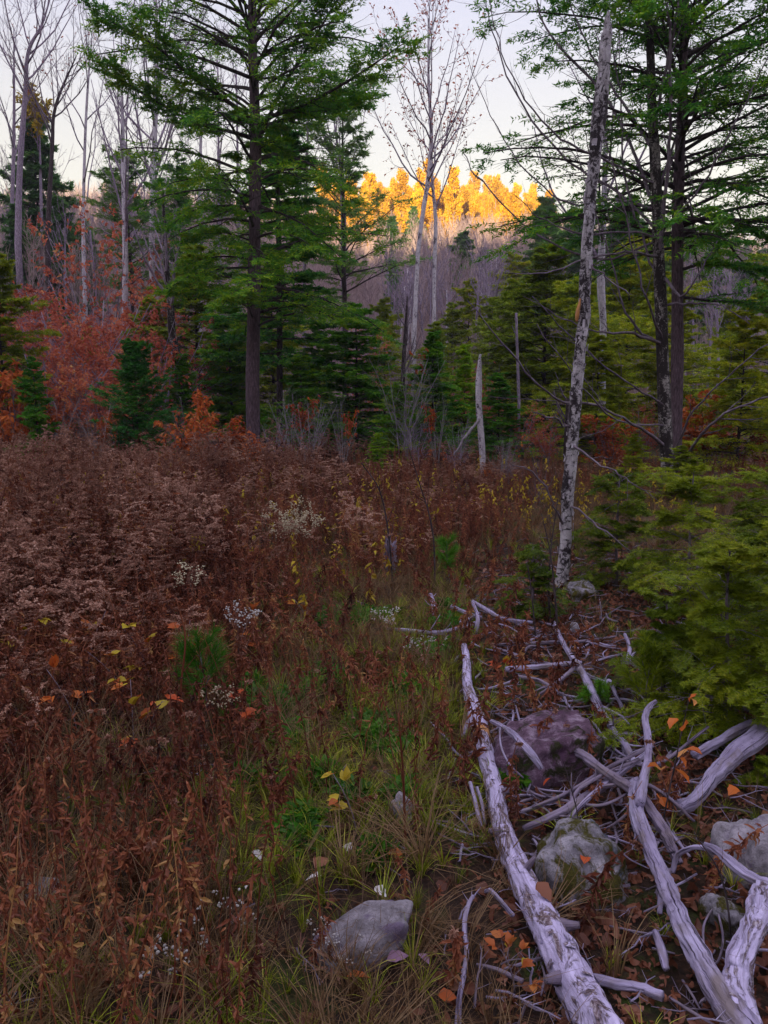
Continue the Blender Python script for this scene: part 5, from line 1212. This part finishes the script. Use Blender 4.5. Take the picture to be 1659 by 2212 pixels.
# ------------------------------------------------------------------ stumps
def stump(label, px, py, w, h, seed, mat):
    rng = np.random.default_rng(seed); b = GP(px, py); k = kpx(b); r = w * k / 2; H = h * k
    g = Geo(); n = 16; th = np.arange(n) * 2 * math.pi / n; lv = [(-0.03, 1.35), (0.05, 1.15), (0.4, 1.0), (0.75, 0.92), (1.0, 0.88)]; ring = []
    top = 1 + 0.18 * np.sin(3 * th + seed) + rng.normal(0, 0.08, n)
    for z, s in lv:
        zz = z * H * (top if z == 1.0 else 1); ring.append(np.stack([np.cos(th) * r * s * (1 + 0.1 * np.sin(5 * th)), np.sin(th) * r * s, zz + 0 * th], 1))
    v = np.concatenate(ring + [np.array([[0, 0, H * 0.85]])]); i = np.arange(n); q = []
    for l_ in range(len(lv) - 1): q.append(np.stack([l_ * n + i, l_ * n + (i + 1) % n, (l_ + 1) * n + (i + 1) % n, (l_ + 1) * n + i], 1))
    tc = np.concatenate([v[:, :2], v[:, 2:]], 1)
    g.add(v, [np.concatenate(q), np.stack([(len(lv) - 1) * n + i, (len(lv) - 1) * n + (i + 1) % n, 0 * i + len(v) - 1], 1)], tc)
    o = obj('tree_stump', g.mesh('stump', [M[mat]])); o.location = tuple(b); o['label'] = label; o['category'] = 'stump'
stump('pale jagged stump standing in the weeds under the bank', 79, 975, 22, 62, 1, 'wood')
stump('dark slate stump sunk in the weeds beside the little bright pine', 843, 1232, 30, 62, 2, 'wood_brown')

# ------------------------------------------------------------------ little pines with long soft needles
def pine_seedling(label, px, py, h_px, seed, needle_l=0.085, w=0.5, name='pine_seedling', nb=9, base_dir=None, d=None, cat='seedling', m='needle_pine'):
    rng = np.random.default_rng(seed)
    b = GP(px, py) if d is None else W(px, py, d); k = kpx(b); H = h_px * k; g, f = Geo(), Geo()
    s = np.linspace(0, 1, 6)
    P = np.stack([0.04 * H * np.sin(s * 3 + seed), 0.03 * H * s, H * s * 0.85], 1) if base_dir is None else np.array(base_dir)[None] * (H * s)[:, None]
    Rr = 0.006 * (1 - 0.6 * s); tubes(g, P, Rr, 6, 0)
    P1, R1, L = grow(rng, P[None], Rr[None], nb, 0.25, 0.95, 0.95, H * w, up=0.35, K=5, wig=0.06, rf=0.6, rmin=0.0015); tubes(g, P1, R1, 4, 0)
    for Q, m_ in ((P1, 110), (P[None, 2:], 160)):
        t = rng.uniform(0.15, 1.0, (len(Q), m_)); B, T = at(Q, t); q = rng.normal(0, 1, T.shape); D_ = unit(T * 1.1 + unit(q) * 0.75)
        B = B.reshape(-1, 3); D_ = D_.reshape(-1, 3); L_ = needle_l * rng.uniform(0.7, 1.1, (len(B), 1)); S = unit(np.cross(D_, rng.normal(0, 1, D_.shape))) * 0.0017
        tip = B + D_ * L_ - np.array([0, 0, 1]) * L_ * 0.12
        v = np.stack([B - S, B + S, tip], 1).reshape(-1, 3); f.add(v, [np.arange(len(v)).reshape(-1, 3)], smooth=False)
    t_ = thing(name, label, cat, tuple(b)); obj('stem', g.mesh('pine_stem', [M['twig']]), t_); obj('needles', f.mesh('pine_needles', [M[m]]), t_, kind='stuff')
    return t_
pine_seedling('bright green pine seedling standing in front of the dark weeds', 440, 1560, 205, 1, 0.10, 0.36, nb=13)
pine_seedling('small green pine seedling deep in the brown weeds beside the slate stump', 968, 1262, 110, 2, 0.10, 0.3, nb=12)
pine_seedling('tiny green pine tuft at the foot of the bright pine seedling', 500, 1585, 50, 3, 0.05, 0.5)

# ------------------------------------------------------------------ young hemlocks and pines at the near side
def shrub(label, px, py, top, wpx, seed, n1=46, m2=9, m3=7, nl=11, ll=0.016, lw=0.0042, mat='needle_shrub', name='young_hemlock', el=0.02, dr=-0.10, t0=0.06, lean=(0, 0), d=None, prof=None):
    rng = np.random.default_rng(seed); b = GP(px, py) if d is None else on_ground(px, d)
    z1 = W(px, top, b[1])[2]; H = z1 - b[2]; P = std_path(H, 0.02, rng, 12); P[:, 0] += lean[0] * (P[:, 2] / H) ** 1.3; P[:, 1] += lean[1] * (P[:, 2] / H) ** 1.3
    w = wpx * b[1] / FOC; Rr = 0.014 * H ** 0.6 * (1 - 0.85 * np.linspace(0, 1, 12)) + 0.002
    pr = prof or (lambda t, a: w * 1.15 * (1.06 - t) ** 0.35 * (0.6 + 0.5 * min(1, 3 * t)) * (0.85 + 0.3 * math.sin(2 * a + 7 * t)))
    rng2 = rng
    g, f = Geo(), Geo(); tubes(g, P, Rr, 8, 0, rng, 0.06)
    t = t0 + (0.98 - t0) * (np.arange(n1) + rng.uniform(0, 1, n1)) / n1
    base, tan = at(P[None], t[None]); base = base[0]; az = np.arange(n1) * 2.39996 + rng.normal(0, 0.4, n1)
    L = np.array([pr(x, a) for x, a in zip(t, az)]) * rng.uniform(0.4, 1.25, n1); e = el + 0.12 + 0.7 * t ** 2 + rng.normal(0, 0.33, n1)
    D_ = np.stack([np.cos(az) * np.cos(e), np.sin(az) * np.cos(e), np.sin(e)], 1); s = np.linspace(0, 1, 8)
    Q = base[:, None] + D_[:, None] * (L[:, None] * s)[..., None]; Q[:, :, 2] += L[:, None] * (dr - 0.28) * s ** 2
    w_ = np.cumsum(rng.normal(0, 0.10, Q.shape), 1) * L[:, None, None] / 8; w_[:, 0] = 0; Q += w_
    R1 = (0.004 * L + 0.0015)[:, None] * (1 - 0.75 * s)[None]; tubes(g, Q, R1, 4, 0)
    P2, R2, L2 = grow(rng, Q, R1, m2, 0.12, 1.0, 0.8, L * 0.5, up=-0.1, K=5, wig=0.08, planar=True, rf=0.5, rmin=0.0012, fall=0.6); tubes(g, P2, R2, 3, 0)
    P3, R3, L3 = grow(rng, P2, R2, m3, 0.08, 1.0, 0.75, L2 * 0.42 + 0.02, up=-0.2, K=4, wig=0.08, planar=True, rf=0.5, rmin=0.0008, fall=0.5)
    needles(f, rng, P3, nl, ll, lw, ang=1.15, flat=0.12); needles(f, rng, P2, nl, ll, lw, ang=1.15, flat=0.12)
    t_ = thing(name, label, 'young tree', tuple(b)); obj('stem', g.mesh('hemlock_stem', [M['twig']]), t_)
    obj('foliage', f.mesh('hemlock_foliage', [M[mat]]), t_, kind='stuff')
    return t_
shrub('broad young hemlock layered in front of the pair of trunks', 1480, 1330, 1025, 215, 1, 50, 9, 8, 9, 0.024, 0.006)
shrub('young hemlock at the edge with boughs touching the broad one', 1640, 1330, 1040, 190, 2, 44, 9, 8, 9, 0.024, 0.006)
shrub('young hemlock between the snapped birch and the broad one', 1330, 1270, 1030, 130, 3, 44, 9, 8, 9, 0.022, 0.006)
shrub('nearest young hemlock, its boughs hanging over the thick rising log', 1560, 1600, 1185, 200, 4, 48, 10, 9, 10, 0.019, 0.0046)
shrub('near young hemlock half outside the picture above the pale boulder', 1700, 1640, 1150, 220, 5, 44, 10, 9, 10, 0.019, 0.0046)
shrub('low young hemlock crowding the strip of dead wood', 1430, 1545, 1300, 110, 6, 40, 9, 8, 11, 0.017, 0.0045)
shrub('young hemlock filling the picture edge beyond the nearest one', 1690, 1450, 1030, 190, 9, 50, 10, 8, 10, 0.020, 0.0055)
shrub('small light hemlock seedling at the foot of the snapped birch', 1150, 1340, 1185, 75, 7, 34, 8, 7, 9, 0.018, 0.005)
shrub('tiny hemlock sprout by the lower edge under the pale boulder', 1650, 1700, 1640, 50, 8, 16, 6, 6, 10, 0.014, 0.004)
pine_seedling('fresh green pine sprig reaching over the snaking bough', 1340, 1530, 95, 9, 0.055, 0.6, 'pine_seedling', 9, (-0.75, 0.0, 0.35))
pine_seedling('soft needled young pine under the low young hemlock', 1400, 1570, 200, 10, 0.075, 0.42, 'pine_seedling', 16, m='needle_shrub')
pine_seedling('upright soft pine beside the stone under the boughs', 1500, 1560, 230, 11, 0.075, 0.38, 'pine_seedling', 16, m='needle_shrub')

# thin dark saplings and whips
whips = [('dark bare whip standing in the weeds beside the little bright pine', [(1418 - 0, 0, 0, 0)], None)]
def whip(label, pts, d, mat='dark_bark', tw_n=6, lf=0.2, leaf=None, seed=1):
    rng = np.random.default_rng(seed); g = Geo(); q, r = path_of([(a, b, d + dd, w) for a, b, dd, w in pts], 5)
    gz = float(ground(q[0, 0], q[0, 1])); q[0, 2] = min(q[0, 2], gz - 0.02)
    tubes(g, q, r, 5, 0); L = np.linalg.norm(q[-1] - q[0]); P2, R2, _ = grow(rng, q[None], r[None], tw_n, 0.25, 0.97, 0.6, L * lf, up=0.2, K=4, wig=0.1, rf=0.6, rmin=0.0012); tubes(g, P2, R2, 3, 0)
    b = q[0].copy(); parts = [('stem', g, [M[mat]])]
    if leaf:
        f = Geo(); B, T = at(P2, rng.uniform(0.4, 1, (len(P2), 2))); leaves(f, rng, B, T, 0.06, 0.035, droop=0.8); parts.append(('foliage', f, [M[leaf]]))
    return tree_thing('bare_sapling', label, 'sapling', b, parts)
whip('dark bare whip rising behind the white forked stump', [(1418 / 1.0 - 0, 0, 0, 0)][:0] or [(940, 1300, 0, 4), (935, 1150, 0, 3.5), (905, 1040, 0, 2.5), (880, 960, 0, 1.5)], 6.3, seed=1)
whip('pair-stemmed dark sapling beside the small light hemlock seedling', [(1190, 1350, 0, 6), (1185, 1270, 0, 5), (1192, 1170, 0, 3), (1205, 1080, 0, 2)], 5.3, seed=2)
whip('thin dark sapling crossing the foot of the snapped birch', [(1208, 1390, 0, 5), (1200, 1300, 0, 5), (1190, 1200, 0, 3), (1170, 1110, 0, 2)], 4.9, seed=3)
whip('thin dark whip standing alone in the seedling clearing', [(1160, 1400, 0, 4), (1150, 1300, 0, 3), (1140, 1220, 0, 2)], 4.8, seed=4)
whip('dark whip leaning out of the weeds toward the bright pine seedling', [(400, 1620, 0, 6), (390, 1500, 0, 5), (400, 1380, 0, 4), (380, 1290, 0, 2)], 3.4, seed=5, mat='weed')
whip('arching dark cane in the weeds beyond the bright pine seedling', [(850, 1290, 0, 5), (840, 1160, 0, 4), (820, 1060, 0, 3), (780, 1000, 0, 2)], 6.6, seed=6, mat='dark_bark')
whip('red brown whip growing up through the stick heap', [(1420, 1900, 0, 5), (1432, 1780, 0, 4), (1460, 1640, 0, 3), (1490, 1500, 0, 2)], 2.6, seed=7, leaf='copper')
whip('thin whip growing over the mossy boulder', [(1240, 1880, 0, 4), (1250, 1780, 0, 3), (1230, 1690, 0, 2), (1215, 1640, 0, 1.5)], 2.5, seed=8)
whip('dark whip crossing the lower end of the split grey log', [(1570, 2200, 0, 6), (1580, 2050, 0, 5), (1560, 1900, 0, 4), (1500, 1800, 0, 2)], 2.05, seed=9)
whip('dark stalk standing by the pale rock at the bottom', [(700, 2230, 0, 6), (705, 2100, 0, 5), (690, 1960, 0, 4), (680, 1850, 0, 2)], 2.0, seed=10, mat='weed')
whip('tall dark stalk at the bottom corner of the grass', [(85, 2260, 0, 7), (78, 2100, 0, 6), (70, 1900, 0, 4), (60, 1750, 0, 3)], 2.0, seed=11, mat='weed')
whip('dark dry stalk in the middle of the open grass', [(500, 2150, 0, 6), (480, 1950, 0, 5), (440, 1780, 0, 4), (430, 1650, 0, 2)], 2.2, seed=12, mat='weed')
whip('twin dry stalk close to the birch log', [(880, 1960, 0, 7), (875, 1800, 0, 6), (870, 1660, 0, 5), (860, 1540, 0, 3)], 2.5, seed=13, mat='weed')

# ------------------------------------------------------------------ brambles with large separate leaves
def leaf_mesh(seed, L, Wd, mat, lob=0):
    rng = np.random.default_rng(seed); n = 7; s = np.linspace(0, 1, n); ww = Wd * 0.5 * np.sin(np.pi * s ** 0.8) * (1 + 0.12 * np.sin(s * 22)); z = -0.18 * L * s ** 2
    c = np.stack([s * L, 0 * s, z], 1); a = c + np.stack([0 * s, ww, 0.35 * ww], 1); b = c + np.stack([0 * s, -ww, 0.35 * ww], 1)
    v = np.concatenate([c, a, b]); i = np.arange(n - 1)
    g = Geo(); g.add(v, [np.concatenate([np.stack([i, i + 1, n + i + 1, n + i], 1), np.stack([i, 2 * n + i, 2 * n + i + 1, i + 1], 1)])], smooth=True); return g.mesh('leaf', [M[mat]])
LM = {m: [leaf_mesh(i, 0.065, 0.042, m) for i in range(2)] for m in ('orange', 'redleaf', 'yellow', 'copper', 'whiteleaf', 'mauveleaf', 'litter')}
def place_leaf(parent, m, p, D, sc, rng, name='leaf', **kw):
    o = obj(name, LM[m][rng.integers(0, 2)], parent, **kw)
    x = Vector(unit(np.asarray(D, float))); z = Vector((rng.normal(0, .3), rng.normal(0, .3), 1)); y = z.cross(x).normalized(); z = x.cross(y)
    o.matrix_local = Matrix.LocRotScale(Vector(p), Matrix((x, y, z)).transposed().to_quaternion(), Vector((sc, sc, sc))); return o
def bramble(label, px, py, top, m, seed, n=9, sc=0.8, d=None, spread_=0.5, lift=None):
    rng = np.random.default_rng(seed); b = on_ground(px, d) if d else GP(px, py); H = W(px, top, b[1])[2] - b[2]
    s = np.linspace(0, 1, 6); a = rng.uniform(0, 6.28); P = np.stack([np.cos(a) * spread_ * H * s ** 2, np.sin(a) * spread_ * H * s ** 2, H * s], 1); P[:, :2] -= P[-1, :2] * 0.5
    Rr = 0.003 * (1 - 0.6 * s); g = Geo(); tubes(g, P, Rr, 4, 0)
    P1, R1, _ = grow(rng, P[None], Rr[None], max(3, n // 3), 0.2, 1.0, 0.9, H * 0.18 + 0.04, up=0.1, K=4, rf=0.6, rmin=0.0012); tubes(g, P1, R1, 3, 0)
    t = thing('bramble', label, 'bramble', tuple(b)); obj('cane', g.mesh('cane', [M['twig']]), t)
    for q in P1:
        tn = q[-1] - q[-2]
        for aa in (-0.9, 0.0, 0.9):
            D_ = Matrix.Rotation(aa, 3, 'Z') @ Vector(unit(tn)); D_.z -= 0.35; place_leaf(t, m if rng.uniform() < 0.8 else ('yellow' if m != 'yellow' else 'orange'), q[-1], D_, sc * rng.uniform(0.8, 1.25), rng)
    return t
bl = [(175, 1330, 4.2, 'orange', 'orange bramble at the front of the weeds, tallest of them'), (265, 1340, 4.0, 'yellow', 'ochre bramble between two orange ones in the weeds'), (385, 1350, 4.1, 'copper', 'rusty bramble beside the bright pine seedling'),
      (510, 1335, 4.4, 'orange', 'orange bramble under the white seed heads'), (250, 1480, 3.4, 'orange', 'orange bramble low in the dark front of the weeds'), (300, 1505, 3.3, 'redleaf', 'red leaved bramble low in the dark front of the weeds'),
      (20, 1320, 4.2, 'yellow', 'yellow bramble cut by the picture edge'), (495, 1520, 3.5, 'redleaf', 'red leaved bramble at the foot of the bright pine seedling'), (200, 1400, 3.7, 'yellow', 'yellow green bramble under the tallest orange one'),
      (1100, 1440, 4.3, 'redleaf', 'vivid red leaves at the end of the smooth level pole'), (640, 1290, 5.2, 'orange', 'orange bramble where the weeds meet the green patch'), (300, 1100, 8.0, 'yellow', 'yellow bramble in the middle of the plumes'),
      (745, 1170, 7.0, 'yellow', 'yellow leaved bramble standing above the slate stump'), (1250, 1510, 3.9, 'orange', 'orange leaves in the litter beside the fresh pine sprig'), (90, 1450, 3.5, 'copper', 'rusty bramble near the edge in the dark weeds')]
for i, (px, top, d, m, lab) in enumerate(bl): bramble(lab, px, 0, top, m, 400 + i, 9, 1.0, d=d)
bramble('orange leaved sprig drooping beside the lower birch log', 1095, 2150, 2050, 'orange', 450, 24, 0.45, spread_=0.3)
bramble('pale leaved sapling sprig in the grass before the small stone', 745, 1800, 1680, 'yellow', 451, 12, 0.75)
# single fallen leaves that catch the eye
rng = np.random.default_rng(500)
for px, py, m, sc, lab in [(548, 1836, 'whiteleaf', .8, 'white curled leaf lying in the grass below the green sedge'), (694, 1892, 'whiteleaf', 1.0, 'large white leaf lying in the grass above the pale rock'), (750, 1822, 'whiteleaf', .8, 'white leaf on the grass beside the ground leaves'),
                           (810, 1915, 'whiteleaf', .8, 'white leaf just above the pale rock'), (680, 1875, 'litter', 1.2, 'tan leaf tucked beside the large white leaf'), (748, 2110, 'orange', 1.0, 'orange brown leaf lying below the pale rock'),
                           (835, 2075, 'mauveleaf', 1.0, 'mauve leaf under the overhang of the pale rock'), (905, 2060, 'mauveleaf', .7, 'small mauve leaf between the pale rock and the wavy stick'), (870, 1845, 'copper', .9, 'copper leaf beside the small stone'),
                           (1160, 1905, 'litter', 1.1, 'tan leaf resting by the mossy boulder'), (1590, 1700, 'copper', 1.0, 'large brown leaf hanging by the thick rising log'), (1190, 1680, 'redleaf', .7, 'red leaf lying against the big purplish boulder'),
                           (945, 2150, 'copper', .8, 'copper leaf near the lower edge beside the wavy stick'), (190, 1610, 'mauveleaf', 1.1, 'mauve leaf caught in the dark weeds'), (1265, 1850, 'redleaf', .8, 'red leaf standing on the crown of the mossy boulder')]:
    p = GP(px, py, 0.05 if 'boulder' not in lab and 'hanging' not in lab else 0.12); o = place_leaf(None, m, p, rng.normal(0, 1, 3) * np.array([1, 1, 0.3]), sc, rng, 'fallen_leaf')
    o['label'] = lab; o['category'] = 'leaf'

# ------------------------------------------------------------------ pale flower heads
def flower(label, px, py, top, seed, m='fluff', nst=5, w=0.12, head=0.010, d=None, nh=26):
    rng = np.random.default_rng(seed); b = on_ground(px, d) if d else GP(px, py); H = W(px, top, b[1])[2] - b[2]
    g, f = Geo(), Geo(); s = np.linspace(0, 1, 6); a = rng.uniform(0, 6.28, nst); sp = rng.uniform(0.1, 1, nst) * w
    P = np.zeros((nst, 6, 3)); P[:, :, 2] = (H * rng.uniform(0.7, 1, nst))[:, None] * s; P[:, :, 0] = (np.cos(a) * sp)[:, None] * s; P[:, :, 1] = (np.sin(a) * sp)[:, None] * s
    Rr = np.full((nst, 6), 0.0022); tubes(g, P, Rr, 3, 0)
    B, T = at(P, rng.uniform(0.1, 0.85, (nst, 16))); q = rng.normal(0, 1, T.shape); leaves(g, rng, B, q, 0.05, 0.009, 0, droop=0.4)
    P1, R1, _ = grow(rng, P, Rr, 6, 0.75, 1.0, 0.5, 0.10, up=0.1, K=3, rf=0.6, rmin=0.001); tubes(g, P1, R1, 3, 0)
    v0, f0 = ico_small
    heads = np.concatenate([P1[:, -1], P[:, -1]]); heads = heads[rng.choice(len(heads), min(nh, len(heads)), replace=False)]
    for h in heads:
        for _ in range(5):
            c = h + rng.normal(0, head * 0.7, 3); r = head * rng.uniform(0.25, 0.55)
            f.add(c + v0 * r * np.array([1, 1, 0.8]) * (1 + rng.normal(0, 0.12, (len(v0), 1))), [f0], smooth=False)
    t = thing('dried_flower', label, 'flower', tuple(b)); obj('stems', g.mesh('flower_stem', [M['plume'] if m == 'fluff' else M['weed']]), t); obj('seed_heads', f.mesh('flower_heads', [M[m]]), t, kind='stuff')
ico_small = ico(1)
flower('wide cream flower clump glowing in the brown weeds', 0, 0, 1085, 1, 'cream', 26, 0.42, 0.022, d=7.6, nh=170) if False else None
for i, (px, top, d) in enumerate([(600, 1088, 7.7), (640, 1082, 7.8), (672, 1105, 7.6), (618, 1118, 7.3), (660, 1128, 7.2), (590, 1135, 7.1)]):
    flower(['cream flower clump in the weeds, second from the near end', 'highest cream flower clump in the weeds', 'cream flower clump beside the highest one toward the snag', 'cream flower clump in the middle of the cluster', 'low cream flower clump at the snag side of the cluster', 'lowest cream flower clump of the cluster'][i], px, 0, top, 20 + i, 'cream', 6, 0.16, 0.016, d=d, nh=40)
flower('white fluffy seed heads leaning together at the lower edge', 330, 0, 2040, 31, 'fluff', 3, 0.04, 0.010, d=2.0, nh=9)
flower('white fluffy seed heads nearest the lower edge', 305, 0, 2110, 32, 'fluff', 3, 0.04, 0.011, d=1.85, nh=10)
flower('single grey plume with white seed heads in the lower grass', 478, 0, 1980, 33, 'fluff', 3, 0.05, 0.009, d=2.1, nh=12)
flower('white seed heads beside the end of the pale rock', 622, 0, 2075, 34, 'fluff', 4, 0.06, 0.008, d=2.02, nh=14)
flower('small white seed heads standing against the pale rock', 700, 0, 2055, 35, 'fluff', 4, 0.05, 0.007, d=1.95, nh=12)
flower('white seed heads at the edge of the weeds over the bright seedling', 505, 0, 1310, 36, 'fluff', 5, 0.12, 0.013, d=4.3)
flower('pale seed heads at the foot of the bright pine seedling', 470, 0, 1490, 37, 'cream', 5, 0.09, 0.010, d=3.35)
flower('white seed heads in the green patch by the long thin branch', 848, 0, 1330, 38, 'fluff', 4, 0.08, 0.010, d=5.0)
flower('grey frosted plume beside the tip of the birch log', 940, 0, 1395, 39, 'fluff', 5, 0.14, 0.008, d=4.4)
flower('pale seed heads at the front of the goldenrod plumes', 380, 0, 1215, 40, 'cream', 6, 0.14, 0.014, d=5.2, nh=34)


# ------------------------------------------------------------------ the lilac evening air of the hollow
def haze():
    g = Geo(); x0, x1, y0, y1, z0, z1 = -540, 540, -480, 480, -18, 100
    v = [(x, y, z) for x in (x0, x1) for y in (y0, y1) for z in (z0, z1)]
    g.add(v, [np.array([[0, 1, 3, 2], [4, 6, 7, 5], [0, 4, 5, 1], [2, 3, 7, 6], [0, 2, 6, 4], [1, 5, 7, 3]])], smooth=False)
    m = bpy.data.materials.new('evening_air'); m.use_nodes = True; n = m.node_tree.nodes; n.clear()
    p = n.new('ShaderNodeVolumePrincipled'); p.inputs['Color'].default_value = (0.80, 0.74, 0.95, 1); p.inputs['Density'].default_value = 0.0006
    o = n.new('ShaderNodeOutputMaterial'); m.node_tree.links.new(p.outputs[0], o.inputs['Volume'])
    obj('haze', g.mesh('haze', [m]), kind='stuff')
haze()
